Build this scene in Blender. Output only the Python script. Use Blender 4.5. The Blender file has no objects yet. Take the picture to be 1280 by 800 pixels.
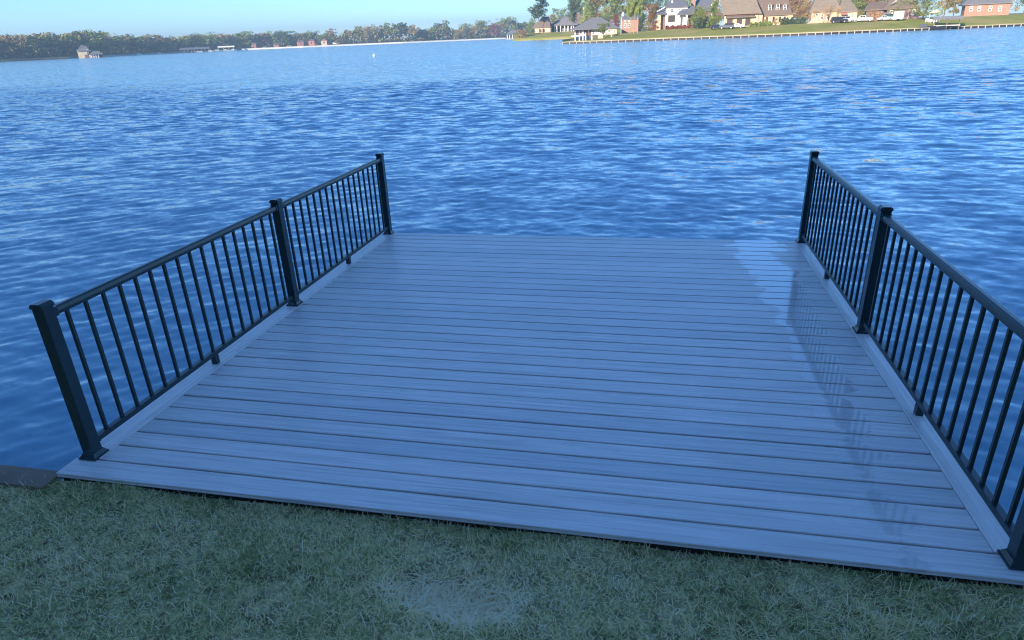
import bpy, bmesh, math, random
import numpy as np
from mathutils import Vector, Matrix
PI = math.pi
rad = math.radians
rnd = random.Random(7)
S = bpy.context.scene
COL = S.collection

# ------------------------------------------------------------------ camera
F_PX, YAW, PIT, ROL = 814.465, -0.219797, 0.410504, -0.0413725
CAM = Vector((3.02823, -2.35534, 2.09252))
_fw = Vector((math.sin(YAW)*math.cos(PIT), math.cos(YAW)*math.cos(PIT), -math.sin(PIT)))
_r = Vector((math.cos(YAW), -math.sin(YAW), 0)); _u = _r.cross(_fw)
_r2 = _r*math.cos(ROL)+_u*math.sin(ROL); _u2 = -_r*math.sin(ROL)+_u*math.cos(ROL)
cd = bpy.data.cameras.new('camera'); cam = bpy.data.objects.new('camera', cd); COL.objects.link(cam)
M = Matrix((_r2, _u2, -_fw)).transposed().to_4x4(); M.translation = CAM
cam.matrix_world = M
cd.sensor_width = 36; cd.lens = F_PX*36/1280; cd.clip_start = 0.05; cd.clip_end = 12000
S.camera = cam

# ------------------------------------------------------------------ sky, sun, exposure
SUN_EL, SUN_AZ = rad(15), rad(206)          # azimuth clockwise from +Y
w = bpy.data.worlds.new('World'); S.world = w; w.use_nodes = True
sk = w.node_tree.nodes.new('ShaderNodeTexSky'); sk.sky_type = 'NISHITA'; sk.sun_disc = False
sk.sun_elevation = SUN_EL; sk.sun_rotation = SUN_AZ
sk.ozone_density = 6.6; sk.air_density = 0.9; sk.dust_density = 0.0
w.node_tree.links.new(sk.outputs[0], w.node_tree.nodes['Background'].inputs[0])
w.node_tree.nodes['Background'].inputs[1].default_value = 0.15
sl = bpy.data.lights.new('sun', 'SUN'); sl.energy = 4.4; sl.angle = rad(0.5); sl.color = (1, 0.86, 0.68)
sun = bpy.data.objects.new('sun', sl); COL.objects.link(sun)
_d = Vector((math.sin(SUN_AZ)*math.cos(SUN_EL), math.cos(SUN_AZ)*math.cos(SUN_EL), math.sin(SUN_EL)))
sun.rotation_euler = _d.to_track_quat('Z', 'Y').to_euler(); sun.location = (0, -30, 40)
S.view_settings.view_transform = 'Standard'; S.view_settings.look = 'None'
S.view_settings.gamma = 1; S.view_settings.exposure = 1.12
S.cycles.filter_width = 1.15

WZ = -0.75                                   # water level (deck surface is z = 0)

def ray(px, py): return _fw*F_PX+_r2*(px-640)+_u2*(400-py)
def at(px, py, D):
    d = ray(px, py); return CAM+d*(D/math.hypot(d.x, d.y))
def on_z(px, py, z):
    d = ray(px, py); return CAM+d*((z-CAM.z)/d.z)

# ------------------------------------------------------------------ material helpers
class NT:
    def __init__(s, name):
        s.m = bpy.data.materials.new(name); s.m.use_nodes = True; s.t = s.m.node_tree
        s.b = s.t.nodes['Principled BSDF']
    def n(s, kind, **kw):
        nd = s.t.nodes.new('ShaderNode'+kind)
        for k, v in kw.items():
            if k in nd.inputs: nd.inputs[k].default_value = v
            else: setattr(nd, k, v)
        return nd
    def l(s, a, b): s.t.links.new(a, b)
    def pos(s, scale=(1, 1, 1), world=False):
        src = s.n('NewGeometry').outputs['Position'] if world else s.n('TexCoord').outputs['Object']
        mp = s.n('Mapping'); mp.inputs['Scale'].default_value = scale; s.l(src, mp.inputs[0]); return mp.outputs[0]
    def noise(s, vec, scale, detail=3, rough=.55):
        nd = s.n('TexNoise'); nd.inputs['Scale'].default_value = scale; nd.inputs['Detail'].default_value = detail
        nd.inputs['Roughness'].default_value = rough; s.l(vec, nd.inputs['Vector']); return nd
    def ramp(s, fac, stops):
        r = s.n('ValToRGB'); e = r.color_ramp.elements
        while len(e) < len(stops): e.new(.5)
        for i, (p, c) in enumerate(stops):
            e[i].position = p; e[i].color = (c[0], c[1], c[2], 1) if not isinstance(c, (int, float)) else (c, c, c, 1)
        s.l(fac, r.inputs[0]); return r.outputs[0]
    def math(s, op, a, b=None, c=None, clamp=False):
        m = s.n('Math', operation=op); m.use_clamp = clamp
        for i, v in enumerate((a, b, c)):
            if v is None: continue
            if isinstance(v, (int, float)): m.inputs[i].default_value = v
            else: s.l(v, m.inputs[i])
        return m.outputs[0]
    def mix(s, f, a, b, mode='MIX'):
        m = s.n('Mix', data_type='RGBA', blend_type=mode)
        for i, v in ((0, f), (6, a), (7, b)):
            if isinstance(v, (int, float)): m.inputs[i].default_value = v
            elif isinstance(v, tuple): m.inputs[i].default_value = (*v, 1)
            else: s.l(v, m.inputs[i])
        return m.outputs[2]
    def bump(s, h, strength, dist=.01):
        b = s.n('Bump'); b.inputs['Strength'].default_value = strength; b.inputs['Distance'].default_value = dist
        s.l(h, b.inputs['Height']); s.l(b.outputs[0], s.b.inputs['Normal'])
    def set(s, **kw):
        for k, v in kw.items():
            i = s.b.inputs[k.replace('_', ' ')]
            if isinstance(v, (int, float)): i.default_value = v
            elif isinstance(v, tuple): i.default_value = (*v, 1) if len(v) == 3 else v
            else: s.l(v, i)

def simple(name, c, rough=.7, var=.2, scale=3, metallic=0, spec=.4):
    t = NT(name); nz = t.noise(t.pos(), scale, 4)
    lo = tuple(x*(1-var) for x in c); hi = tuple(min(1, x*(1+var)) for x in c)
    t.set(Base_Color=t.ramp(nz.outputs[0], [(.3, lo), (.7, hi)]), Roughness=rough, Metallic=metallic)
    t.b.inputs['Specular IOR Level'].default_value = spec
    return t.m

def foliage(name, dark, light, scale=6):
    t = NT(name); nz = t.noise(t.pos(), scale, 3)
    oi = t.n('ObjectInfo'); f = t.math('ADD', nz.outputs[0], t.math('MULTIPLY', t.math('SUBTRACT', oi.outputs['Random'], .5), .22))
    t.set(Base_Color=t.ramp(f, [(.3, dark), (.68, light)]), Roughness=.75)
    t.b.inputs['Specular IOR Level'].default_value = .2
    return t.m

MT = {}
MT['green'] = foliage('foliage_green', (.09, .12, .03), (.34, .40, .11))
MT['deep'] = foliage('foliage_deep', (.05, .08, .045), (.16, .21, .11))
MT['olive'] = foliage('foliage_olive', (.20, .16, .06), (.46, .37, .16))
MT['lime'] = foliage('foliage_lime', (.11, .15, .03), (.30, .34, .07))
MT['brown'] = foliage('foliage_brown', (.24, .15, .08), (.52, .33, .18))
MT['red'] = foliage('foliage_red', (.13, .04, .03), (.30, .10, .06))
MT['orange'] = foliage('foliage_orange', (.14, .07, .015), (.34, .19, .04))
MT['palepink'] = foliage('foliage_pale', (.25, .16, .10), (.50, .36, .24))
MT['bark'] = simple('bark', (.20, .155, .12), .9, .35, 12)
MT['palebark'] = simple('pale_bark', (.36, .30, .24), .9, .25, 12)

def shingles(name, c):
    t = NT(name); p = t.pos()
    wv = t.n('TexWave', wave_type='BANDS', bands_direction='Z'); wv.inputs['Scale'].default_value = 1.4
    wv.inputs['Distortion'].default_value = .6; t.l(p, wv.inputs['Vector'])
    nz = t.noise(p, 1.3, 5, .7); f = t.math('ADD', t.math('MULTIPLY', wv.outputs[1], .22), t.math('MULTIPLY', nz.outputs[0], .8))
    t.set(Base_Color=t.ramp(f, [(.3, tuple(x*.72 for x in c)), (.75, tuple(x*1.22 for x in c))]), Roughness=.85)
    return t.m
MT['roof_tan'] = shingles('roof_tan_shingle', (.27, .215, .155))
MT['roof_grey'] = shingles('roof_grey_shingle', (.20, .195, .20))
MT['roof_brown'] = shingles('roof_brown_shingle', (.21, .155, .115))
MT['roof_slate'] = shingles('roof_slate_shingle', (.15, .155, .18))
MT['cream'] = simple('cream_stucco', (.66, .53, .36), .85, .08, 1)
MT['white'] = simple('white_paint', (.80, .79, .75), .6, .05, 1)
MT['pink'] = simple('pink_stucco', (.56, .41, .29), .85, .12, 1)
MT['mauve'] = simple('mauve_brick', (.20, .135, .13), .85, .2, 2)
def brick():
    t = NT('red_brick'); br = t.n('TexBrick'); br.inputs['Scale'].default_value = 3
    br.inputs['Color1'].default_value = (.36, .16, .10, 1); br.inputs['Color2'].default_value = (.28, .12, .08, 1)
    br.inputs['Mortar'].default_value = (.4, .34, .28, 1); t.l(t.pos(), br.inputs['Vector'])
    t.set(Base_Color=br.outputs[0], Roughness=.85); return t.m
MT['brick'] = simple('red_brick', (.38, .22, .16), .85, .15, 3)
MT['redwall'] = simple('red_siding', (.50, .20, .16), .8, .12, 1)
MT['glass'] = simple('window_glass', (.03, .035, .04), .08, .1, 1, spec=.5)
MT['door'] = simple('dark_garage_door', (.07, .035, .035), .6, .2, 1)
MT['trim'] = simple('trim_brown', (.25, .11, .07), .7, .1, 1)
MT['conc'] = simple('pale_concrete', (.50, .46, .38), .9, .15, 1.5)
MT['wood'] = simple('weathered_timber', (.24, .17, .12), .9, .35, 2)
MT['darkwood'] = simple('dark_wet_timber', (.045, .035, .03), .6, .3, 4)
MT['tyre'] = simple('tyre_rubber', (.02, .02, .02), .8, .1)
MT['rim'] = simple('wheel_rim', (.45, .45, .47), .35, .1, metallic=.6)
MT['car_black'] = simple('car_paint_black', (.02, .022, .03), .25, .05, 1, spec=.6)
MT['car_navy'] = simple('car_paint_navy', (.03, .04, .08), .25, .05, 1, spec=.6)
MT['car_silver'] = simple('car_paint_silver', (.50, .51, .53), .3, .05, 1, metallic=.3)
MT['car_white'] = simple('car_paint_white', (.78, .78, .76), .3, .03, 1)
MT['teal'] = simple('teal_tarp', (.10, .26, .28), .6, .2, 1)
MT['blue'] = simple('blue_paint', (.05, .08, .20), .5, .2, 1)
MT['lightglass'] = simple('lamp_clear', (.8, .78, .7), .3, .05)

# lake water: wave slopes that the mesh no longer carries are added to the normal
def water_mat():
    t = NT('lake_water')
    g = t.n('NewGeometry'); P = g.outputs['Position']
    cp = t.n('CameraData'); dist = cp.outputs['View Distance']
    def slope(scale, vec, k, detail):
        nz = t.noise(vec, scale, detail, .6)
        v = t.n('VectorMath', operation='SUBTRACT'); t.l(nz.outputs['Color'], v.inputs[0]); v.inputs[1].default_value = (.5, .5, .5)
        s_ = t.n('VectorMath', operation='MULTIPLY'); t.l(v.outputs[0], s_.inputs[0])
        cmb = t.n('CombineXYZ')
        for i, kk in enumerate((k[0], k[1])):
            if isinstance(kk, (int, float)): cmb.inputs[i].default_value = kk
            else: t.l(kk, cmb.inputs[i])
        t.l(cmb.outputs[0], s_.inputs[1]); return s_.outputs[0]
    mp = t.n('Mapping'); mp.inputs['Scale'].default_value = (.55, 1, 1); mp.inputs['Rotation'].default_value = (0, 0, rad(-14)); t.l(P, mp.inputs[0])
    # distance ramp: 0 near, 1 beyond ~120 m
    far = t.math('SMOOTH_MIN', t.math('DIVIDE', dist, 40.0), 1.0, .3)
    a = slope(6.5, mp.outputs[0], (.24, .38), 3)
    b = slope(2.2, mp.outputs[0], (t.math('MULTIPLY', far, .6), t.math('MULTIPLY', far, 1.15)), 4)
    ad0 = t.n('VectorMath', operation='ADD'); t.l(a, ad0.inputs[0]); t.l(b, ad0.inputs[1])
    c_ = slope(.8, mp.outputs[0], (t.math('MULTIPLY', far, .15), t.math('MULTIPLY', far, .45)), 3)
    ad1 = t.n('VectorMath', operation='ADD'); t.l(ad0.outputs[0], ad1.inputs[0]); t.l(c_, ad1.inputs[1]); ad0 = ad1
    bias = t.n('CombineXYZ'); t.l(t.math('MULTIPLY', far, -.11), bias.inputs[1])     # wind-leaned wave faces
    ad = t.n('VectorMath', operation='ADD'); t.l(ad0.outputs[0], ad.inputs[0]); t.l(bias.outputs[0], ad.inputs[1])
    ad2 = t.n('VectorMath', operation='ADD'); t.l(ad.outputs[0], ad2.inputs[0]); t.l(g.outputs['Normal'], ad2.inputs[1])
    nm = t.n('VectorMath', operation='NORMALIZE'); t.l(ad2.outputs[0], nm.inputs[0]); t.l(nm.outputs[0], t.b.inputs['Normal'])
    big = t.noise(t.pos((.02, .05, 1), True), 1, 3)
    t.set(Base_Color=t.ramp(big.outputs[0], [(.35, (.15, .34, .46)), (.65, (.18, .35, .45))]), Roughness=.06, IOR=1.42)
    return t.m
MT['water'] = water_mat()

def lawn_mat(name, dark, light, straw):
    t = NT(name); a = t.noise(t.pos((1, 1, 1), True), .35, 5, .65); b = t.noise(t.pos((1, 1, 1), True), .06, 3)
    c = t.ramp(a.outputs[0], [(.35, dark), (.65, light)])
    t.set(Base_Color=t.mix(t.ramp(b.outputs[0], [(.45, 0.0), (.62, .75)]), c, straw), Roughness=.95)
    t.b.inputs['Specular IOR Level'].default_value = .1
    return t.m
MT['farlawn'] = lawn_mat('far_lawn', (.26, .28, .055), (.38, .37, .09), (.48, .38, .14))
MT['bank'] = lawn_mat('far_bank', (.12, .11, .05), (.22, .18, .10), (.32, .24, .15))
GZ_ = -.058
def soil_mat():
    t = NT('lawn_soil'); a = t.noise(t.pos((1, 1, 1), True), 14, 6, .7); b = t.noise(t.pos((1, 1, 1), True), 2.2, 3)
    c = t.ramp(a.outputs[0], [(.38, (.12, .09, .04)), (.68, (.72, .62, .32))])
    vd = t.n('VectorMath', operation='SUBTRACT'); t.l(t.pos((1, 1, 1), True), vd.inputs[0]); vd.inputs[1].default_value = (2.29, -.425, GZ_)
    vs = t.n('VectorMath', operation='MULTIPLY'); t.l(vd.outputs[0], vs.inputs[0]); vs.inputs[1].default_value = (3.7, 8.5, 0)
    ln = t.n('VectorMath', operation='LENGTH'); t.l(vs.outputs[0], ln.inputs[0])
    bare = t.ramp(t.math('ADD', ln.outputs['Value'], t.math('MULTIPLY', a.outputs[0], .3)), [(.95, 1.0), (1.0, 0.0)])
    c = t.mix(t.ramp(b.outputs[0], [(.4, 0.0), (.7, .5)]), c, (.34, .33, .14))
    t.set(Base_Color=t.mix(bare, c, t.ramp(a.outputs[0], [(.3, (.36, .25, .15)), (.7, (.85, .64, .42))])), Roughness=1.0)
    t.bump(a.outputs[0], .8, .02); return t.m
MT['soil'] = soil_mat()
def blade_mat():
    t = NT('grass_blades'); at_ = t.n('Attribute', attribute_name='tint')
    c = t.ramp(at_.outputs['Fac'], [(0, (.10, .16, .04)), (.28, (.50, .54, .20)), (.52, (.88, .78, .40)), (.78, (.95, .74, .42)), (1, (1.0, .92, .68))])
    t.set(Base_Color=c, Roughness=.6); t.b.inputs['Specular IOR Level'].default_value = .3
    tr = t.n('BsdfTranslucent'); t.l(c, tr.inputs[0]); mx = t.n('MixShader'); mx.inputs[0].default_value = .35
    t.l(t.b.outputs[0], mx.inputs[1]); t.l(tr.outputs[0], mx.inputs[2])
    t.l(mx.outputs[0], next(n for n in t.t.nodes if n.type == 'OUTPUT_MATERIAL').inputs[0])
    return t.m
MT['blade'] = blade_mat()

# composite deck boards: embossed streaks along the board, rain-wet patches by the right railing
def deck_mat(name, along, base, wet=True):
    t = NT(name); oi = t.n('ObjectInfo')
    sc = (1.2, 55, 1) if along == 'x' else (55, 1.2, 1)
    g = t.n('NewGeometry'); P = g.outputs['Position']
    off = t.n('CombineXYZ'); t.l(t.math('MULTIPLY', oi.outputs['Random'], 37.0), off.inputs[0 if along == 'x' else 1])
    ad = t.n('VectorMath', operation='ADD'); t.l(P, ad.inputs[0]); t.l(off.outputs[0], ad.inputs[1])
    mp = t.n('Mapping'); mp.inputs['Scale'].default_value = sc; t.l(ad.outputs[0], mp.inputs[0])
    st = t.noise(mp.outputs[0], 1.0, 5, .62)
    mp2 = t.n('Mapping'); mp2.inputs['Scale'].default_value = tuple(x*3.2 if x > 10 else x*2.5 for x in sc); t.l(ad.outputs[0], mp2.inputs[0])
    fine = t.noise(mp2.outputs[0], 1.0, 3, .6)
    blot = t.noise(P, 2.3, 4, .6)
    c0 = t.ramp(st.outputs[0], [(.28, tuple(x*.70 for x in base)), (.5, base), (.70, tuple(min(1, x*1.15) for x in base))])
    hue = t.ramp(oi.outputs['Random'], [(0, (.86, .89, .93)), (.5, (1.02, 1.0, 1.0)), (1, (1.10, 1.06, 1.06))])
    c0 = t.mix(.8, c0, t.ramp(fine.outputs[0], [(.25, (.78, .78, .80)), (.6, (1.04, 1.04, 1.03))]), 'MULTIPLY')
    c1 = t.mix(1.0, c0, hue, 'MULTIPLY')
    c2 = t.mix(t.ramp(blot.outputs[0], [(.35, .0), (.7, .30)]), c1, tuple(x*.7 for x in base))
    rough = t.math('ADD', .30, t.math('MULTIPLY', fine.outputs[0], .22))
    bumpk = .7
    if wet:
        sep = t.n('SeparateXYZ'); t.l(P, sep.inputs[0]); X, Y = sep.outputs[0], sep.outputs[1]
        mpw = t.n('Mapping'); mpw.inputs['Scale'].default_value = (2.2, 4.5, 1); t.l(P, mpw.inputs[0])
        wn = t.noise(mpw.outputs[0], 1.0, 4, .65)
        # zone: strip about x = 4.1, widening to the left at the far end
        zw = t.math('ADD', .24, t.math('MULTIPLY', t.math('MAXIMUM', t.math('SUBTRACT', Y, 2.6), 0.0), .06))
        cx_ = t.math('SUBTRACT', 4.17, t.math('MULTIPLY', t.math('MAXIMUM', t.math('SUBTRACT', Y, 2.6), 0.0), .04))
        dz = t.math('DIVIDE', t.math('ABSOLUTE', t.math('SUBTRACT', X, cx_)), zw)
        zone = t.math('SUBTRACT', 1.0, dz, clamp=True)
        m = t.math('ADD', t.math('MULTIPLY', zone, .62), t.math('MULTIPLY', t.math('SUBTRACT', wn.outputs[0], .5), 1.5))
        yfade = t.n('MapRange'); t.l(Y, yfade.inputs[0]); yfade.inputs[1].default_value = .1; yfade.inputs[2].default_value = 3.2; yfade.inputs[3].default_value = -.12; yfade.inputs[4].default_value = .14
        m = t.math('ADD', m, yfade.outputs[0])
        wm = t.n('MapRange', interpolation_type='SMOOTHSTEP'); t.l(m, wm.inputs[0]); wm.inputs[1].default_value = .33; wm.inputs[2].default_value = .45
        wm_in = t.math('MULTIPLY', wm.outputs[0], t.math('GREATER_THAN', zone, 0.001))
        rough = t.math('ADD', t.math('MULTIPLY', rough, t.math('SUBTRACT', 1.0, wm_in)), t.math('MULTIPLY', wm_in, .07))
        c2 = t.mix(t.math('MULTIPLY', wm_in, .30), c2, tuple(x*.6 for x in base))
        cf = t.n('MapRange'); t.l(Y, cf.inputs[0]); cf.inputs[1].default_value = 2.6; cf.inputs[2].default_value = 3.6; cf.inputs[3].default_value = 1.0; cf.inputs[4].default_value = .75
        coat = t.math('MULTIPLY', wm_in, cf.outputs[0])
        t.set(Coat_Weight=coat); t.b.inputs['Coat Roughness'].default_value = .03
    t.set(Base_Color=c2, Roughness=rough); t.b.inputs['Specular IOR Level'].default_value = .6
    t.bump(t.math('ADD', st.outputs[0], t.math('MULTIPLY', fine.outputs[0], .5)), bumpk, .0012)
    return t.m
DECKC = (.76, .70, .67)
MT['board'] = deck_mat('composite_board', 'x', DECKC)
MT['border'] = deck_mat('composite_border_board', 'y', tuple(x*1.08 for x in DECKC))
MT['rail'] = simple('powder_coated_metal', (.012, .036, .044), .28, .12, 8, spec=.55)

# ------------------------------------------------------------------ mesh helpers
class MB:
    def __init__(s): s.v = []; s.f = []
    def add(s, vs, fs):
        k = len(s.v); s.v += [tuple(v) for v in vs]; s.f += [tuple(i+k for i in f) for f in fs]; return s
    def box(s, x0, x1, y0, y1, z0, z1):
        return s.add([(x0, y0, z0), (x1, y0, z0), (x1, y1, z0), (x0, y1, z0), (x0, y0, z1), (x1, y0, z1), (x1, y1, z1), (x0, y1, z1)],
                     [(0, 3, 2, 1), (4, 5, 6, 7), (0, 1, 5, 4), (1, 2, 6, 5), (2, 3, 7, 6), (3, 0, 4, 7)])
    def prism(s, poly, axis, a, b):
        # poly: 2-D points, extruded along axis from a to b
        n = len(poly)
        def P(p, t): return (t, p[0], p[1]) if axis == 'x' else ((p[0], t, p[1]) if axis == 'y' else (p[0], p[1], t))
        vs = [P(p, a) for p in poly]+[P(p, b) for p in poly]
        fs = [tuple(range(n))[::-1], tuple(range(n, 2*n))]+[(i, (i+1) % n, n+(i+1) % n, n+i) for i in range(n)]
        return s.add(vs, fs)
    def tube(s, p0, p1, r0, r1, n=6):
        p0, p1 = Vector(p0), Vector(p1); d = (p1-p0).normalized()
        a = d.orthogonal().normalized(); b = d.cross(a); vs = []
        for p, r in ((p0, r0), (p1, r1)):
            for i in range(n):
                t = 2*PI*i/n; vs.append(p+a*math.cos(t)*r+b*math.sin(t)*r)
        return s.add(vs, [tuple(range(n))[::-1], tuple(range(n, 2*n))]+[(i, (i+1) % n, n+(i+1) % n, n+i) for i in range(n)])
    def lathe(s, prof, n=12, c=(0, 0)):
        vs = []; fs = []
        for r, z in prof:
            for i in range(n):
                t = 2*PI*i/n; vs.append((c[0]+r*math.cos(t), c[1]+r*math.sin(t), z))
        for k in range(len(prof)-1):
            for i in range(n):
                j = (i+1) % n; fs.append((k*n+i, k*n+j, (k+1)*n+j, (k+1)*n+i))
        fs.append(tuple(range(n))[::-1]); fs.append(tuple(range((len(prof)-1)*n, len(prof)*n)))
        return s.add(vs, fs)
    def mesh(s, name, mat, bevel=0, smooth=False, fix=True):
        me = bpy.data.meshes.new(name); me.from_pydata(s.v, [], s.f)
        if bevel or fix:
            bm = bmesh.new(); bm.from_mesh(me)
            if fix: bmesh.ops.recalc_face_normals(bm, faces=bm.faces)
            if bevel: bmesh.ops.bevel(bm, geom=list(bm.edges), offset=bevel, segments=2, affect='EDGES', profile=.6)
            bm.to_mesh(me); bm.free()
        me.materials.append(mat)
        if smooth: me.polygons.foreach_set('use_smooth', [True]*len(me.polygons))
        return me
    def build(s, name, mat, parent=None, bevel=0, smooth=False, loc=(0, 0, 0), fix=True):
        return link(name, s.mesh(name, mat, bevel, smooth, fix), parent, loc)

def link(name, data, parent=None, loc=(0, 0, 0), rz=0, scale=None):
    o = bpy.data.objects.new(name, data); COL.objects.link(o); o.location = loc; o.rotation_euler = (0, 0, rz)
    if scale: o.scale = scale
    if parent: o.parent = parent
    return o
def tag(o, label=None, cat=None, group=None, kind=None):
    if label: o['label'] = label
    if cat: o['category'] = cat
    if group: o['group'] = group
    if kind: o['kind'] = kind
    return o
def thing(name, label, cat, loc=(0, 0, 0), rz=0, group=None):
    return tag(link(name, None, None, loc, rz), label, cat, group)

# ------------------------------------------------------------------ ground, lake, far land
def np_mesh(name, V, Q, mat, smooth=False):
    me = bpy.data.meshes.new(name); nv, nf, k = len(V), len(Q), Q.shape[1]
    me.vertices.add(nv); me.vertices.foreach_set('co', np.asarray(V, dtype=np.float32).ravel())
    me.loops.add(nf*k); me.loops.foreach_set('vertex_index', np.asarray(Q, dtype=np.int32).ravel())
    me.polygons.add(nf); me.polygons.foreach_set('loop_start', np.arange(nf, dtype=np.int32)*k)
    me.polygons.foreach_set('loop_total', np.full(nf, k, dtype=np.int32))
    if smooth: me.polygons.foreach_set('use_smooth', np.ones(nf, dtype=bool))
    me.update(calc_edges=True); me.materials.append(mat); return me

def build_water():
    rs = [1.2]; r = 1.2
    while r < 230: r += max(.035, .0058*r); rs.append(r)
    while r < 1900: r *= 1.12; rs.append(r)
    rs = np.array(rs)
    az = np.concatenate([np.linspace(rad(-175), rad(-72), 30, endpoint=False), np.linspace(rad(-72), rad(46), 860), np.linspace(rad(46), rad(150), 30)[1:]])
    R, A = np.meshgrid(rs, az, indexing='ij')
    X = CAM.x+R*np.sin(A); Y = CAM.y+R*np.cos(A); Z = np.zeros_like(X)
    dr = np.gradient(rs)[:, None]; da = np.gradient(az)[None, :]*R
    rg = np.random.default_rng(5)
    for i in range(84):
        lam = 0.14*(1.3/0.14)**((i+rg.random())/84)
        left = i % 3 == 0
        th = rad(-42 if left else rg.choice([-30, 8, 30]))+rg.normal(0, rad(13)) ; ph = rg.random()*2*PI   # travel direction, measured from +Y
        k = 2*PI/lam; kx, ky = k*math.sin(th), k*math.cos(th)
        slope = .0145*(lam/.32)**(.05 if lam < .34 else -.95)
        amp = slope/k
        sp = np.maximum(dr*abs(math.cos(th)), da*.6)
        fade = np.clip((lam/sp-2.4)/2.5, 0, 1)
        # gusts and wave groups
        grp = 1+.3*np.sin(X*.21*math.cos(th*3)+Y*.13+ph*3)*np.sin(Y*.31-X*.09+ph)
        arg = kx*X+ky*Y+ph
        wgt = 1.7/(1+np.exp((X-.5)/2.2)) if left else .55+.45/(1+np.exp(-(X+.5)/2.2))
        Z += wgt*amp*fade*grp*(np.sin(arg)+.3*np.cos(2*arg))
    V = np.stack([X, Y, Z+WZ], -1).reshape(-1, 3)
    nr, na = X.shape; I = np.arange(nr*na).reshape(nr, na)
    Q = np.stack([I[:-1, :-1], I[1:, :-1], I[1:, 1:], I[:-1, 1:]], -1).reshape(-1, 4)[:, ::-1]
    o = link('lake_water', np_mesh('lake_water', V, Q, MT['water'], True)); o['kind'] = 'structure'
build_water()

def sheet(name, rows, mat, smooth=True):
    V = [p for r in rows for p in r]; n = len(rows[0]); F = []
    for i in range(len(rows)-1):
        for j in range(n-1): F.append((i*n+j, i*n+j+1, (i+1)*n+j+1, (i+1)*n+j))
    me = bpy.data.meshes.new(name); me.from_pydata([tuple(v) for v in V], [], F); me.materials.append(mat)
    me.polygons.foreach_set('use_smooth', [smooth]*len(F))
    o = link(name, me); o['kind'] = 'structure'; return o

GZ = -.058
# near lawn: a fine grid with the worn hollow, plus the wide yard behind
BARE = (2.29, -.425)
def gh(x, y):
    h = GZ+.010*math.sin(x*2.1+.5)*math.sin(y*3.7)+.006*math.sin(x*5.3+y*4.1)
    h += .016*math.exp(-(y/.09)**2)*(.6+.5*math.sin(x*2.3+1)*math.sin(x*5.1))
    d = math.hypot((x-BARE[0])/.27, (y-BARE[1])/.12)
    return h-.048*math.exp(-max(0, d-.55)**2*6)
xs = [-60, -20, -8]+[-4+.06*i for i in range(200)]+[9, 14, 30, 70]
ys = [0.0-.045*i for i in range(60)]+[-3.2, -4.5, -7, -12, -25, -60]
sheet('near_lawn_soil', [[(x, y, gh(x, y)) for x in xs] for y in ys], MT['soil'])
sheet('yard_ground', [[(x, y, GZ-.09) for x in (-400, 400)] for y in (-.02, -500)], MT['soil'])

def interp(px, tab):
    for a, b in zip(tab, tab[1:]):
        if px <= b[0]:
            t = (px-a[0])/(b[0]-a[0]); t = max(0, t) if a is tab[0] else t
            return [a[i]+t*(b[i]-a[i]) for i in range(1, len(a))]
    return list(tab[-1][1:])
# far wooded shore (px, waterline y, distance)
FAR = [(-160, 85, 560), (107, 72.2, 640), (170, 69.2, 720), (300, 62.5, 830), (380, 59.3, 830), (506, 54, 850), (630, 48.6, 900), (700, 45.6, 950), (900, 37, 1000), (1500, 10, 1100)]
def far_pt(px, dD=0, z=WZ):
    y, D = interp(px, FAR); p = at(px, y, D+dD); p.z = z; return p
pxs = list(range(-160, 1501, 20))
sheet('far_shore_ground', [[far_pt(p, 0, WZ-.3) for p in pxs], [far_pt(p, 1, WZ+.9) for p in pxs], [far_pt(p, 30, 1.2) for p in pxs],
                           [far_pt(p, 120, 3) for p in pxs], [far_pt(p, 700, 6) for p in pxs]], MT['bank'])
# land behind the point (house with the long porch)
L2 = [(640, 51.2), (655, 50.6), (700, 49.4), (740, 48.2), (790, 46)]
def l2(px, dD, z):
    y, = interp(px, L2); b = at(px, y, 440+dD); b.z = z; return b
p2 = list(range(642, 830, 6))
sheet('point_lawn_ground', [[l2(p, 0, WZ-.3) for p in p2], [l2(p, .5, WZ+.7) for p in p2], [l2(p, 10, 1.0) for p in p2], [l2(p, 20, 2.3) for p in p2], [l2(p, 31, 3.5) for p in p2], [l2(p, 110, 4.4) for p in p2], [l2(p, 112, WZ-1) for p in p2]], MT['farlawn'])
# peninsula with the row of houses
PEN = [(703, 55.0), (718, 54.6), (760, 53.4), (820, 51.2), (880, 49.0), (940, 46.7), (1000, 44.5), (1060, 42.2), (1120, 39.6), (1173, 37.2), (1300, 31.5), (1420, 26)]
PEND = [(703, 216), (760, 212), (900, 210), (1028, 212), (1120, 222), (1173, 230), (1300, 250), (1420, 270)]
PENB = [(703, 1.0, -.1), (730, 40, .3), (760, 75, 1.0), (820, 65, 2.3), (880, 38, 2.2), (940, 30, 2.1), (1000, 28, 2.2), (1173, 26, 2.3), (1420, 26, 2.4)]
def pen(px, dD, z):
    D, = interp(px, PEND); y, = interp(px, PEN); p = at(px, y, D+dD); p.z = z; return p
def pen_z(px, D):
    D0, = interp(px, PEND); dd, zb = interp(px, PENB); t = max(0, min(1, (D-D0)/dd)); return -.12+(zb+.12)*(t*t*(3-2*t)*.4+t*.6)
p1 = list(range(703, 1421, 8))
rows = [[pen(p, .15, WZ-.6) for p in p1], [pen(p, .2, -.12) for p in p1]]
for f in (.15, .3, .45, .6, .8, 1.0):
    rows.append([pen(p, .2+interp(p, PENB)[0]*f, pen_z(p, interp(p, PEND)[0]+interp(p, PENB)[0]*f)) for p in p1])
rows.append([pen(p, .2+interp(p, PENB)[0]+(260 if p > 725 else 3), interp(p, PENB)[1]+.6) for p in p1])
sheet('peninsula_ground', rows, MT['farlawn'])
GD = lambda px, D: pen_z(px, D)

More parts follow.
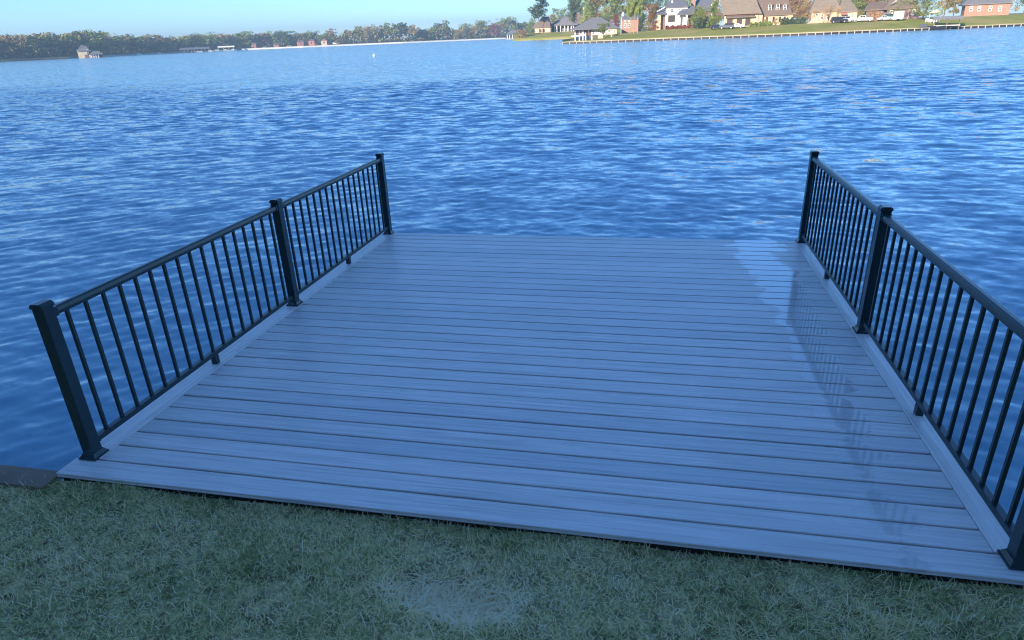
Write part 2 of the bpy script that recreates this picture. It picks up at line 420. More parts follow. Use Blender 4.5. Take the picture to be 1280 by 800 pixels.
# ------------------------------------------------------------------ the deck
PITCH, GAP, NB = .1445, .0125, 33
XL, XR = .060, 4.532           # inner edges of the two border boards
YF = .1445*32+.100             # far edge
deck = thing('lakeside_deck', 'grey composite board deck over the lake with wet patches on its right', 'deck', (0, 0, 0))
def board_mesh(name, L, wdt, mat, along='x', th=.025):
    r = .0035
    g = .007
    prof = [(0, -th), (wdt, -th), (wdt, -.021), (wdt-g, -.019), (wdt-g, -.011), (wdt, -.009), (wdt, -r), (wdt-r*.35, -r*.35), (wdt-r, 0), (r, 0), (r*.35, -r*.35), (0, -r), (0, -.009), (g, -.011), (g, -.019), (0, -.021)]
    m = MB()
    if along == 'x': m.prism(prof, 'x', 0, L)
    else: m.prism(prof, 'y', 0, L)
    return m.mesh(name, mat)
full = board_mesh('deck_board', XR-.004-XL-.004, PITCH-GAP, MT['board'])
first = board_mesh('deck_board_near', XR+.15-(-.085), PITCH-GAP/2+.003, MT['board'])
for k in range(NB):
    y0 = k*PITCH+(GAP/2 if k else 0)
    dz = rnd.uniform(-.0009, .0009)
    if k == 0: o = link('deck_board', first, deck, (-.085, y0-.003, dz))
    elif k == NB-1: o = link('deck_board', board_mesh('deck_board_far', XR-.004-XL-.004, YF-y0, MT['board']), deck, (XL+.004, y0, dz))
    else: o = link('deck_board', full, deck, (XL+.004+rnd.uniform(-.0012, .0012), y0, dz))
    o.rotation_euler[0] = rnd.uniform(-.0018, .0018)
yb = PITCH+GAP/2
for x0, xa in ((-.085, XL), (XR, XR+.145)):
    for ya, yc in ((yb, 2.34), (2.345, YF)):
        link('border_board', board_mesh('border_board', yc-ya, xa-x0, MT['border'], 'y'), deck, (x0, ya, .0015))
MB().box(-.082, XR+.142, YF+.002, YF+.024, -.26, -.006).build('far_fascia', MT['board'], deck, .003)
for xx in (-.084, XR+.122): MB().box(xx, xx+.022, .02, YF-.002, -.26, -.027).build('side_fascia', MT['border'], deck, .003)
MB().box(-.07, XR+.13, .012, .05, -.24, -.027).build('ledger_board', MT['darkwood'], deck)
jm = MB().box(0, .038, .052, YF-.01, -.21, -.0262).mesh('joist', MT['darkwood'])
for i in range(12): link('joist', jm, deck, (-.04+i*.406, 0, 0))
pm = MB().lathe([(.09, -3.2), (.09, -.212)], 12).mesh('piling', MT['darkwood'], smooth=False)
for x in (.15, 2.3, 4.4):
    for y in (1.6, 4.4): link('piling', pm, deck, (x, y, 0))

# ------------------------------------------------------------------ railings
H_CAP = .935
def railing(x0, ys, label, side):
    t = thing('deck_railing', label, 'railing', (x0, 0, 0), 0, 'metal railings of the deck')
    pw = .0335
    post = MB().box(-pw, pw, -pw, pw, .012, H_CAP-.022).mesh('post', MT['rail'], .003)
    cap = MB().prism([(-.039, -.024), (.039, -.024), (.039, -.008), (.024, .003), (-.024, .003), (-.039, -.008)], 'y', -.039, .039)
    cap.box(-.026, .026, -.042, .042, -.02, -.006)
    cap = cap.mesh('post_cap', MT['rail'], .0015)
    plate = MB().box(-.054, .054, -.054, .054, .001, .011)
    plate.add([(-.05, -.05, .011), (.05, -.05, .011), (.05, .05, .011), (-.05, .05, .011), (-.037, -.037, .034), (.037, -.037, .034), (.037, .037, .034), (-.037, .037, .034)],
              [(0, 3, 2, 1), (4, 5, 6, 7), (0, 1, 5, 4), (1, 2, 6, 5), (2, 3, 7, 6), (3, 0, 4, 7)])
    plate = plate.mesh('base_plate', MT['rail'], .0015)
    screw = MB().lathe([(.006, .0), (.006, .003), (.003, .005)], 8).mesh('screw', MT['rim'])
    for y in ys:
        p = link('post', post, t, (0, y, 0))
        link('post_cap', cap, p, (0, 0, H_CAP)); link('base_plate', plate, p, (0, 0, 0))
    for a, b in zip(ys, ys[1:]):
        lo, hi = min(a, b)+pw, max(a, b)-pw; L = hi-lo
        prof = [(-.024, .850), (.024, .850), (.026, .868), (.022, .886), (.010, .893), (-.010, .893), (-.022, .886), (-.026, .868)]
        MB().prism(prof, 'y', lo, hi).build('top_rail', MT['rail'], t, .001)
        MB().box(-.018, .018, lo, hi, .068, .100).build('bottom_rail', MT['rail'], t, .002)
        n = 17; bm_ = MB().box(-.0088, .0088, -.0088, .0088, .0985, .852).mesh('baluster', MT['rail'], .001)
        gap = (hi-lo+2*pw)/(n+1)
        for i in range(n): link('baluster', bm_, t, (0, lo-pw+gap*(i+1), 0))
        MB().box(-.020, .020, -.020, .020, .0025, .0675).build('support_block', MT['rail'], t, .002, loc=(0, (a+b)/2, 0))
        for y_, s_ in ((lo, 1), (hi, -1)):
            for nm_, hw, z0, z1 in (('top_bracket', .0285, .846, .8955), ('bottom_bracket', .0215, .0655, .1025)):
                MB().box(-hw, hw, min(y_, y_+s_*.022), max(y_, y_+s_*.022), z0, z1).build(nm_, MT['rail'], t, .0015)
    return t
railing(0, [.175, 2.455, 4.690], 'dark metal baluster railing along the left side of the deck', -1)
railing(XR+.065, [.105, 2.435, 4.700], 'dark metal baluster railing along the right side of the deck', 1)

# ------------------------------------------------------------------ lawn edge wall beside the deck
wl = thing('timber_seawall', 'dark timber seawall holding the near lawn above the water', 'seawall', (0, -.03, 0))
for i, (a, b) in enumerate(((-12.0, -.10), (XR+.16, 16.0))):
    x = a
    while x < b-.3:
        x2 = min(x+2.4, b)
        MB().box(x, x2-.006, .012, .05, -1.6, -.075).build('wall_plank', MT['wood'], wl)
        MB().box(x, x2-.006, -.06, .085, -.072, -.035).build('cap_board', MT['wood'], wl, .003)
        MB().tube((x+.12, .13, -2.2), (x+.12, .13, -.03), .07, .065, 10).build('wall_pile', MT['wood'], wl)
        x = x2

# ------------------------------------------------------------------ grass
def build_grass(name, n, xr, yr, hmin, hmax, wd, lay, seed, tint, maskfn=None, label='', cat='grass', sd=.4):
    g = np.random.default_rng(seed)
    x = g.uniform(*xr, n); y = g.uniform(*yr, n)
    keep = maskfn(x, y, g) if maskfn else np.ones(n, bool)
    x, y = x[keep], y[keep]; n = len(x)
    z = np.array([gh(a, b) for a, b in zip(x, y)])
    if name == 'straw_litter': z += .006*g.random(n)+.003
    # clumpy heights
    cl = np.sin(x*7.3+2*np.sin(y*5.1))*np.sin(y*9.2+1.7*np.sin(x*4.3))
    cl2 = np.sin(x*23+3*np.sin(y*17))*np.sin(y*27+2*np.sin(x*19))
    h = g.uniform(hmin, hmax, n)*(1+.28*cl+.22*cl2)
    az = g.uniform(0, 2*PI, n); lean = np.abs(g.normal(lay, sd, n)); lean = np.clip(lean, 0, 1.5)
    dx, dy = np.cos(az), np.sin(az); sx, sy = -dy, dx; wv = wd*g.uniform(.6, 1.3, n)
    tw = g.uniform(-.3, .3, n)
    P = []
    for t, wf in ((0, 1), (.55, .85), (1, .08)):
        bend = lean*(.65+.35*t); rr = h*t
        cx = x+dx*rr*np.sin(bend)+sx*tw*h*.25*t*t; cy = y+dy*rr*np.sin(bend)+sy*tw*h*.25*t*t; cz = z+rr*np.cos(bend)+.002
        P.append(np.stack([cx-sx*wv*wf/2, cy-sy*wv*wf/2, cz], -1)); P.append(np.stack([cx+sx*wv*wf/2, cy+sy*wv*wf/2, cz], -1))
    V = np.stack(P, 1).reshape(-1, 3); b = np.arange(n)*6
    Q = np.concatenate([np.stack([b, b+1, b+3, b+2], -1), np.stack([b+2, b+3, b+5, b+4], -1)])
    me = np_mesh(name, V, Q, MT['blade'])
    ti = np.clip(tint(x, y, g, n, cl), 0, 1); a = me.attributes.new('tint', 'FLOAT', 'POINT'); a.data.foreach_set('value', np.repeat(ti, 6).astype(np.float32))
    o = link(name, me); tag(o, label, cat, None, 'stuff'); return o
def inbare(x, y): return np.hypot((x-BARE[0])/.24, (y-BARE[1])/.105)+.12*np.sin(x*31)+.12*np.sin(y*53+x*17)
def edge_ok(x, y):
    # blades root clear of the boards, thicker tufts in places along the edge
    return y < -.004
def m_green(x, y, g):
    k = np.exp(-((y+.45)/1.3)**4); return (inbare(x, y) > 1) & edge_ok(x, y) & (g.random(len(x)) < .35+.65*k)
def t_green(x, y, g, n, cl):
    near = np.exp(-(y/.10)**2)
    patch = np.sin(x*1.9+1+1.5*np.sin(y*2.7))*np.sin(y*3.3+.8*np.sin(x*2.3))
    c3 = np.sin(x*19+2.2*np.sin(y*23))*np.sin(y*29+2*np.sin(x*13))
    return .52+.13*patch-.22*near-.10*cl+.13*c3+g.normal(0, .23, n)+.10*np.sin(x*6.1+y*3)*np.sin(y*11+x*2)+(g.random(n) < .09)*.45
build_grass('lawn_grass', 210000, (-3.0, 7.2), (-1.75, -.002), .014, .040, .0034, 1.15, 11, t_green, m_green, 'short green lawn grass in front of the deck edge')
def t_straw(x, y, g, n, cl): return .72+g.normal(0, .16, n)
build_grass('dead_grass', 9000, (-3.0, 7.2), (-1.7, -.05), .03, .085, .0036, 1.3, 12, t_straw, lambda x, y, g: (inbare(x, y) > .9), 'dry straw coloured stems scattered through the lawn')
build_grass('straw_litter', 2600, (BARE[0]-.34, BARE[0]+.34), (BARE[1]-.17, BARE[1]+.15),   .045, .11, .0034, 1.50, 13, lambda x, y, g, n, cl: .96+g.normal(0, .10, n), lambda x, y, g: (inbare(x, y) < 1.15), 'matted dry straw in the worn hollow of the lawn', sd=.06)
sc = MB().add([(-.006, -.004, 0), (.004, -.006, .003), (.008, .003, .001), (-.001, .006, .005), (-.007, .002, .002), (0, 0, .007)],
              [(0, 1, 5), (1, 2, 5), (2, 3, 5), (3, 4, 5), (4, 0, 5), (4, 3, 2, 1, 0)])
pb = on_z(531, 729, -.06)
tag(sc.build('paper_scrap', simple('pale_blue_paper', (.25, .45, .8), .5, .05), None, loc=(pb.x, pb.y, gh(pb.x, pb.y)+.012)), 'tiny pale blue scrap lying in the worn hollow', 'litter')

# ------------------------------------------------------------------ trees
def crown_mesh(name, kind, seed, nclump, nleaf, size, mat):
    g = np.random.default_rng(seed); C = []
    if kind == 'round': env = lambda: (g.normal(0, .17), g.normal(0, .17), g.uniform(.14, .90))
    elif kind == 'tall': env = lambda: (g.normal(0, .09), g.normal(0, .09), g.uniform(.25, .97))
    elif kind == 'pine': env = lambda: (g.normal(0, .11), g.normal(0, .11), g.uniform(.45, .97))
    elif kind == 'cone': env = None
    else: env = lambda: (g.normal(0, .2), g.normal(0, .2), g.uniform(.1, .8))
    for i in range(nclump):
        if kind == 'cone':
            z = g.uniform(.08, .97); r = .34*(1-z)**.75*g.uniform(.2, 1); a = g.uniform(0, 2*PI); c = (r*math.cos(a), r*math.sin(a), z)
        else: c = env()
        f = 1-abs(c[2]-.6)*(.9 if kind == 'round' else .3)
        rr = {'round': .155, 'tall': .105, 'pine': .075, 'cone': .10, 'bush': .2}[kind]*g.uniform(.6, 1.25)*f
        C.append((c, rr))
    V = []; per = nleaf//nclump
    for c, rr in C:
        d = g.normal(size=(per, 3)); d /= np.linalg.norm(d, axis=1)[:, None]
        p = np.array(c)+d*(rr*g.uniform(.45, 1.0, per)[:, None])*np.array([1.12, 1.12, .95])
        n1 = g.normal(size=(per, 3)); n1 /= np.linalg.norm(n1, axis=1)[:, None]
        n2 = np.cross(n1, g.normal(size=(per, 3))); n2 /= np.linalg.norm(n2, axis=1)[:, None]
        s1 = size*g.uniform(.5, 1.2, per)[:, None]; s2 = s1*g.uniform(.5, .9, per)[:, None]
        V.append(np.stack([p-n1*s1, p-n2*s2, p+n1*s1, p+n2*s2], 1).reshape(-1, 3))
    V = np.concatenate(V); V[:, 2] = np.maximum(V[:, 2], .02); V[:, 2] *= 1/V[:, 2].max()
    return np_mesh(name, V, np.arange(len(V)).reshape(-1, 4), mat), C
def trunk_mesh(name, C, kind, mat, seed, r=.016):
    g = random.Random(seed); m = MB(); top = .9 if kind in ('pine', 'cone', 'tall') else .6
    pts = [(0, 0, -.03)]; 
    for i in range(1, 6): pts.append((g.uniform(-.012, .012), g.uniform(-.012, .012), top*i/5))
    for i in range(5): m.tube(pts[i], pts[i+1], r*(1-.16*i), r*(1-.16*(i+1)), 6)
    for c, rr in C[::2]:
        zz = max(.12, min(top*.95, c[2]-.12)); i = min(4, int(zz/top*5)); f = zz/top*5-i
        b = Vector(pts[i]).lerp(Vector(pts[i+1]), f); m.tube(b, c, r*.32, r*.1, 4)
    return m.mesh(name, mat)
PROTO = {}
def proto(kind, v, fine):
    key = (kind, v, fine)
    if key not in PROTO:
        sd = hash((('round', 'tall', 'pine', 'cone', 'bush').index(kind), v, int(fine))) % 9973
        nc = {'round': 40, 'tall': 40, 'pine': 34, 'cone': 60, 'bush': 16}[kind]
        nl = 4200 if fine else 1500; sz = .018 if fine else .027
        if kind == 'bush': nl, sz = (900, .04) if fine else (400, .06)
        if kind == 'cone': nl, sz = (5000, .019) if fine else (900, .026)
        cm, C = crown_mesh('crown', kind, sd, nc, nl, sz, MT['green'])
        PROTO[key] = (cm, trunk_mesh('trunk', C, kind, MT['bark'], sd, .012 if kind in ('pine', 'tall') else .017))
    return PROTO[key]
def bare_proto(v):
    key = ('bare', v)
    if key not in PROTO:
        g = random.Random(90+v); m = MB()
        def br(p, d, L, r, lv):
            q = p+d*L; m.tube(p, q, r, r*.65, 5 if lv < 2 else 3)
            if lv >= 5: return
            for _ in range(3 if lv < 4 else 2):
                dd = (d+Vector((g.uniform(-.75, .75), g.uniform(-.75, .75), g.uniform(-.1, .55)))).normalized()
                br(p.lerp(q, g.uniform(.55, 1)), dd, L*g.uniform(.6, .8), r*.58, lv+1)
        for k in range(3): br(Vector((0, 0, -.02)), Vector((g.uniform(-.3, .3), g.uniform(-.3, .3), 1)).normalized(), .26, .016, 0)
        PROTO[key] = m.mesh('branches', MT['brown'], fix=False)
    return PROTO[key]
def objmat(o, mat):
    o.material_slots[0].link = 'OBJECT'; o.material_slots[0].material = MT[mat]
def tree(name, label, px, py_top, wpx, D, zbase, kind, mat, group=None, v=None, bark='bark', fine=True, pyb=None, cat='tree'):
    """px, py_top give where the crown's top stands; wpx is the crown's full width in pixels."""
    base = at(px, 30, D)
    # trunk vertical under the top
    top = at(px, py_top, D); base = Vector((top.x, top.y, zbase)); H = top.z-zbase
    wm = wpx*D/F_PX*.87
    wf = {'round': .68, 'tall': .42, 'pine': .46, 'cone': .68, 'bush': 1.0, 'bare': .9}[kind]
    if v is None: v = rnd.randrange(4)
    t = thing(name, label, cat, base, rnd.uniform(0, 6.28), group)
    if kind == 'bare':
        o = link('branches', bare_proto(v), t, scale=(wm/.9, wm/.9, H*1.0)); objmat(o, mat); return t
    cm, tm = proto(kind, v, fine); s = wm/wf
    o = link('crown', cm, t, scale=(s, s, H)); objmat(o, mat)
    o = link('trunk', tm, t, scale=(s*1.0 if kind != 'pine' else H*.8,)*2+(H,)); objmat(o, bark)
    return t

KN = {'green': 'grey green', 'olive': 'olive brown', 'deep': 'dark blue green', 'brown': 'bare brown', 'red': 'rust red', 'orange': 'orange'}
sky_line = [(-70, 48, 14), (-52, 44, 15), (-34, 47, 13), (-16, 45, 14), (2, 43, 15), (20, 41, 14), (38, 43, 14), (56, 40, 15), (74, 42, 13), (92, 38, 14),
 (110, 35.5, 15), (120, 39, 11), (129, 39.5, 12), (137, 43, 11), (147, 43.5, 11), (157, 41, 9), (167, 45, 14), (178, 43.5, 12), (185, 42, 8), (191, 50, 8),
 (200, 42.5, 12), (208, 46, 8), (216, 46, 9), (226, 45, 8), (233, 41, 13), (241, 42, 10), (248, 43, 8), (254, 39.5, 14), (264, 42, 9), (274, 40.5, 9), (286, 42, 10),
 (293, 41, 9), (300, 41, 9), (307, 38.5, 12), (320, 41, 9), (328, 40, 8), (335, 37.5, 10), (345, 38, 9), (355, 38, 12), (365, 41.5, 9), (374, 40, 9),
 (383, 38, 11), (394, 38, 9), (402, 42, 8), (409, 40, 7), (414, 34.5, 6), (422, 45, 8), (433, 36, 8), (440, 38, 7), (447, 31.5, 6), (457, 32, 11), (466, 30, 9),
 (475, 36, 7), (484, 27.5, 8), (492, 30, 8), (503, 27.5, 10), (516, 30, 8), (524, 36, 8), (531, 37, 8), (539, 33, 9), (548, 28, 10), (557, 24.5, 5), (564, 33, 9), (572, 36, 9),
 (581, 28, 10), (590, 32, 9), (600, 24, 13), (610, 30, 9), (634, 19.5, 13), (645, 25, 13), (654, 27, 11)]
GRP = 'trees of the wooded far shore'
ANCH = [(-200, 107, 'left of the boathouse'), (107, 184, 'right of the boathouse'), (184, 224, 'before the long dark dock'), (224, 263, 'above the long dark roofed dock'),
        (263, 300, 'above the cream roofed dock'), (300, 341, 'above the dull red cabin'), (341, 370, 'above the low red building'), (370, 412, 'above the red pair of buildings'), (412, 452, 'before the narrow sky gap'),
        (452, 520, 'right of the narrow sky gap'), (520, 560, 'before the slim poking conifer'), (560, 605, 'left of the rust red tree'), (605, 700, 'beside the gazebo')]
ORD = ['first', 'second', 'third', 'fourth', 'fifth', 'sixth', 'seventh', 'eighth', 'ninth', 'tenth', 'eleventh', 'twelfth', 'thirteenth']
_seen = {}
def shore_label(px, mat):
    a = next(t for a0, a1, t in ANCH if a0 <= px < a1); k = (a, mat); n = _seen[k] = _seen.get(k, -1)+1
    return '%s tree, %s such from left, %s' % (KN[mat], ORD[n], a)
LOOK = {414: 'thin tall conifer above the low far trees right of the cream building', 447: 'thin ragged conifer at the left of the narrow sky gap in the far trees',
        457: 'square topped brown green tree just right of the narrow sky gap', 557: 'slim conifer tip poking out above the rounded trees of the far shore',
        600: 'broad rounded green tree left of the rust red tree on the far shore', 634: 'tallest green tree behind the grey roofed gazebo',
        110: 'broad dark tree behind the left end boathouse', 484: 'tall pine with loose open crown on the far shore, the left one of three', 503: 'tall open crowned pine on the far shore, the middle one of three', 516: 'purplish open crowned tree on the far shore, the right one of three',
        185: 'leaning thin crowned tree before the first sky notch of the far shore', 200: 'dark rounded tree just right of the first sky notch'}
for i, (px, yt, wd) in enumerate(sky_line):
    mat = 'green' if rnd.random() < .5 else rnd.choice(['olive', 'deep', 'olive', 'green', 'brown'])
    kind = 'pine' if wd <= 7 or px in (484, 492, 503, 516) else rnd.choice(['round', 'round', 'tall'])
    if px in (185, 216): kind, mat = 'pine', 'olive'
    if px == 457: mat = 'olive'
    y, D = interp(px, FAR); D += 25+rnd.uniform(0, 20)
    lab = LOOK.get(px) or shore_label(px, mat)
    tree('shore_tree', lab, px, yt, wd*1.6, D, .6, kind, mat, GRP, fine=False)
tree('shore_tree', 'rust red autumn tree on the far shore left of the gazebo', 619, 28, 19, 915, .6, 'round', 'red', None, fine=False, bark='palebark')
# understorey that reads as one mass
def thicket(name, label, pts, hfun, n, size, mats, depth, seed):
    g = np.random.default_rng(seed)
    for mi, mat in enumerate(mats):
        k = n//len(mats); V = []
        t = g.uniform(0, 1, k); px = pts[0]+(pts[1]-pts[0])*t
        cl = np.floor(px/5.0)
        sel = (np.sin(cl*12.9898+mi*0)*43758.5453) % 1
        keep = (sel*len(mats)).astype(int) % len(mats) == mi
        keep |= g.random(k) < .25
        px = px[keep]
        for p in px:
            b = hfun(p); H = b[1]
            q = b[0]; d = g.uniform(0, depth); z = g.uniform(0, 1)**.8*H
            c = np.array([q.x+(q.x-CAM.x)/500*d, q.y+(q.y-CAM.y)/500*d, b[2]+z])
            n1 = g.normal(size=3); n1 /= np.linalg.norm(n1); n2 = np.cross(n1, g.normal(size=3)); n2 /= np.linalg.norm(n2)
            s = size*g.uniform(.6, 1.3)
            V += [c-n1*s, c-n2*s*.8, c+n1*s, c+n2*s*.8]
        V = np.array(V); o = link(name, np_mesh(name, V, np.arange(len(V)).reshape(-1, 4), MT[mat]))
        tag(o, label+{'green': ', the green growth', 'olive': ', the olive growth', 'brown': ', the brown growth', 'orange': ', the orange tinted growth', 'deep': ', the dark growth'}[mat], 'undergrowth', None, 'stuff')
def hf(p):
    q = far_pt(p, 26, 0); xs_ = [a[0] for a in sky_line]; yt = float(np.interp(p, xs_, [a[1] for a in sky_line]))
    D = math.hypot(q.x-CAM.x, q.y-CAM.y); return q, max(5, (at(p, yt+3.2, D).z-.3)), .3
thicket('shore_undergrowth', 'dense shrubs and low trees under the woods of the far shore', (-80, 668), hf, 60000, 1.35, ['olive', 'green', 'green', 'brown', 'green', 'orange'], 45, 3)

# pale retaining wall along the far waterline
def strip(name, label, cat, a, b, z0, z1, dD, mat):
    m = MB(); n = int((b-a)/6)+1; prev = None
    for i in range(n+1):
        p = a+(b-a)*i/n; q = far_pt(p, dD, 0); u = Vector((q.x-CAM.x, q.y-CAM.y, 0)).normalized()
        cur = [(q.x, q.y, z0), (q.x, q.y, z1), (q.x+u.x*1.5, q.y+u.y*1.5, z1), (q.x+u.x*1.5, q.y+u.y*1.5, z0)]
        if prev: m.add(prev+cur, [(0, 4, 5, 1), (1, 5, 6, 2), (2, 6, 7, 3)])
        prev = cur
    return tag(m.build(name, mat), label, cat)
strip('retaining_wall', 'long pale concrete retaining wall at the waterline of the far shore', 'wall', 302, 632, WZ-.3, .75, -1.5, MT['white'])
strip('retaining_wall', 'low greyish retaining wall at the waterline of the far left shore', 'wall', 128, 296, WZ-.3, .15, -1.5, MT['conc'])

# ------------------------------------------------------------------ house kit (facade frame)
class Facade:
    def __init__(s, px, D, z, rot=0):
        p = at(px, 30, D); s.O = Vector((p.x, p.y, z)); d = ray(px, 30); s.a = math.atan2(d.x, d.y)+rad(rot)
        s.X = Vector((math.cos(s.a), -math.sin(s.a), 0)); s.Y = Vector((math.sin(s.a), math.cos(s.a), 0))
    def uv(s, px, py, dy=0):
        d = ray(px, py); t = ((s.O+s.Y*dy-CAM).dot(s.Y))/d.dot(s.Y); p = CAM+d*t-s.O; return p.dot(s.X), p.z
    def thing(s, name, label, cat, group=None): s.t = thing(name, label, cat, s.O, -s.a, group); return s.t
    def rect(s, x0, x1, y0, y1, dy=0):
        xm, ym = (x0+x1)/2, (y0+y1)/2
        return s.uv(x0, ym, dy)[0], s.uv(x1, ym, dy)[0], s.uv(xm, y1, dy)[1], s.uv(xm, y0, dy)[1]
    def box(s, name, mat, x0, x1, y0, y1, dy=0, depth=6, ground=False, parent=None):
        a, b, z0, z1 = s.rect(x0, x1, y0, y1, dy)
        if ground: z0 = -1.0
        return MB().box(a, b, dy, dy+depth, z0, z1).build(name, MT[mat], parent or s.t)
    def window(s, x0, x1, y0, y1, dy=0, frame='white', pane='glass', parent=None, name='window', mull=True):
        a, b, z0, z1 = s.rect(x0, x1, y0, y1, dy); fw = min(.16, (b-a)*.18)
        m = MB(); d0, d1 = dy-.09, dy-.004
        m.box(a, a+fw, d0, d1, z0, z1); m.box(b-fw, b, d0, d1, z0, z1); m.box(a+fw, b-fw, d0, d1, z1-fw, z1); m.box(a+fw, b-fw, d0, d1, z0, z0+fw)
        if mull and b-a > .7:
            m.box((a+b)/2-.04, (a+b)/2+.04, d0+.02, d1-.01, z0+fw, z1-fw); m.box(a+fw, (a+b)/2-.04, d0+.02, d1-.01, (z0+z1)/2-.04, (z0+z1)/2+.04); m.box((a+b)/2+.04, b-fw, d0+.02, d1-.01, (z0+z1)/2-.04, (z0+z1)/2+.04)
        f = m.build(name, MT[frame], parent or s.t)
        if parent is None: MB().box(a+fw, b-fw, dy-.03, dy-.012, z0+fw, z1-fw).build('pane', MT[pane], f)
        return f
    def hip(s, mat, eL, eR, rL, rR, dy=-.5, depth=12, name='roof', parent=None):
        """eaves (front) left/right and ridge left/right as pixel points"""
        h = depth/2
        a = s.uv(*eL, dy); b = s.uv(*eR, dy); c = s.uv(*rL, dy+h); d = s.uv(*rR, dy+h); z = (a[1]+b[1])/2
        V = [(a[0], dy, z), (b[0], dy, z), (b[0], dy+depth, z), (a[0], dy+depth, z), (c[0], dy+h, c[1]), (d[0], dy+h, d[1]),
             (a[0], dy, z-.25), (b[0], dy, z-.25), (b[0], dy+depth, z-.25), (a[0], dy+depth, z-.25)]
        F = [(0, 1, 5, 4), (1, 2, 5), (2, 3, 4, 5), (3, 0, 4), (0, 6, 7, 1), (1, 7, 8, 2), (2, 8, 9, 3), (3, 9, 6, 0), (6, 9, 8, 7)]
        return MB().add(V, F).build(name, MT[mat], parent or s.t)

# House A: small brown roofed house left of the porch house
f = Facade(676, 474, 3.4, 8); f.thing('brown_roof_house', 'small house with brown hipped roof left of the long columned porch', 'house')
f.box('wall', 'cream', 668.5, 688, 33, 41, 0, 9, True); f.hip('roof_brown', (664.5, 35), (688, 34), (678, 21), (686, 20.5), -.6, 10)
f.window(674, 677, 36.5, 40.3, frame='trim', pane='door', name='garage_door'); f.window(678, 681, 36.3, 40.3, frame='trim', pane='door', name='garage_door')
# House B: long roofed house with a white columned porch
f = Facade(720, 478, 3.2, 4); f.thing('porch_house', 'large grey roofed house with a row of white porch columns on the point', 'house')
f.box('wall', 'mauve', 687, 762, 30, 41.5, 5, 12, True)
f.hip('roof_grey', (684.5, 32.3), (722, 30.5), (709, 19), (724, 14.8), -.5, 16)
f.hip('roof_grey', (710, 30.8), (776, 27), (731, 13), (771, 12.6), 1, 18)
f.hip('roof_brown', (704, 30.5), (732, 29), (720, 16), (725, 15.5), .2, 12)
f.box('chimney', 'white', 729, 730.3, 9, 20, 6, 1.0)
for x in (686.7, 693.6, 696, 700.6, 705.8, 710, 714, 716.8): f.box('porch_column', 'white', x-.55, x+.55, 32.3, 41, 0, .55, True)
for x in (690, 703, 708): f.window(x-1.3, x+1.3, 34, 39.5, 5)
# House B2: the nearer pavilion with the big grey hip
f = Facade(745, 292, GD(745, 292)-.1, -6); f.thing('hip_roof_house', 'low house under a broad grey hip roof behind the white dock posts', 'house')
f.box('wall', 'mauve', 722, 757, 35.5, 46, 2.5, 9, True); f.box('side_wall', 'cream', 757, 771, 35.2, 44, 0, 10, True)
f.hip('roof_grey', (714.5, 36.6), (774.8, 35), (741, 21.8), (751, 21.6), -.8, 14)
for x in (724, 729, 735.5, 744, 752): f.box('porch_column', 'mauve', x-.45, x+.45, 36, 46, 0, .35, True)
for x in (728, 741, 748): f.window(x-1.6, x+1.6, 38, 43.5, 2.5)
f.window(760, 763, 37, 40.5, 0); f.window(766, 769, 37, 40.5, 0)
# Brick house C
f = Facade(783, 310, 2.2, 10); f.thing('brick_house', 'red brick house with small grey gable left of the pine trunks', 'house')
f.box('wall', 'brick', 776.5, 798, 24, 38, 0, 9, True); f.hip('roof_grey', (775.3, 24.2), (799.2, 23.2), (781, 18.8), (793, 18.2), -.5, 10)
f.window(780, 783, 29.5, 34.5); f.window(785, 788, 29.3, 34.3); f.window(780.3, 782.6, 24.3, 27.2); f.window(785.3, 787.6, 24.2, 27)
# White two-storey house D
f = Facade(846, 272, 2.7, 3); f.thing('white_house', 'white two storey house with grey roof and a dark arched entry', 'house')
f.box('wall', 'white', 832, 859, 8.8, 29, 0, 11, True)
f.hip('roof_slate', (830.5, 9.2), (861, 8), (841, -4), (854, -5), -.6, 13)
f.window(838.3, 842, 10.6, 16); f.window(848, 851, 10.2, 15.6)
f.window(834.5, 844.5, 18.3, 28.3, frame='white', pane='darkwood', name='entry', mull=False); f.box('chimney', 'white', 839, 841.3, .8, 6, 2, 1.2)
f.box('wing_wall', 'mauve', 858, 868, 14, 28, .6, 10, True)
f.hip('roof_slate', (846, 18.2), (870, 16.5), (856, 8.3), (868, 7), -3, 9)
for x in (848.5, 858.3): f.box('porch_column', 'white', x-1, x+1, 18.2, 28.2, -2.6, .6, True)
f.box('left_wing_wall', 'cream', 819, 826, 18, 27, -.4, 8, True); f.box('link_wall', 'mauve', 826, 832, 16, 28, 1.5, 7, True)
f.hip('roof_slate', (818, 18.3), (833, 16.5), (826, 9), (832, 8.3), -1, 10)
a = f.uv(821, 14.5, -1.1); b = f.uv(831.5, 8.6, -1.1)
MB().tube((a[0], -1.1, a[1]), (b[0], -1.1, b[1]), .22, .22, 4).build('rake_board', MT['white'], f.t)
# House E: grey roofed house with brick chimney behind the round trees
f = Facade(880, 285, 2.6, -4); f.thing('grey_gable_house', 'house with steep grey roof and brick chimney between the white and tan houses', 'house')
f.box('wall', 'mauve', 863, 896, 13, 30, 0, 11, True); f.hip('roof_slate', (860, 15), (898, 12.5), (876, -6), (890, -7), -.6, 14)
f.box('chimney', 'brick', 864.5, 869.5, -6, 9, .5, 1.8); f.window(868, 871, 17, 24); f.window(889, 892, 17, 24)
a = f.uv(889, 7, -1); b = f.uv(894.5, -1, -1)
MB().tube((a[0], -1, a[1]), (b[0], -1, b[1]), .2, .2, 4).build('rake_board', MT['white'], f.t)
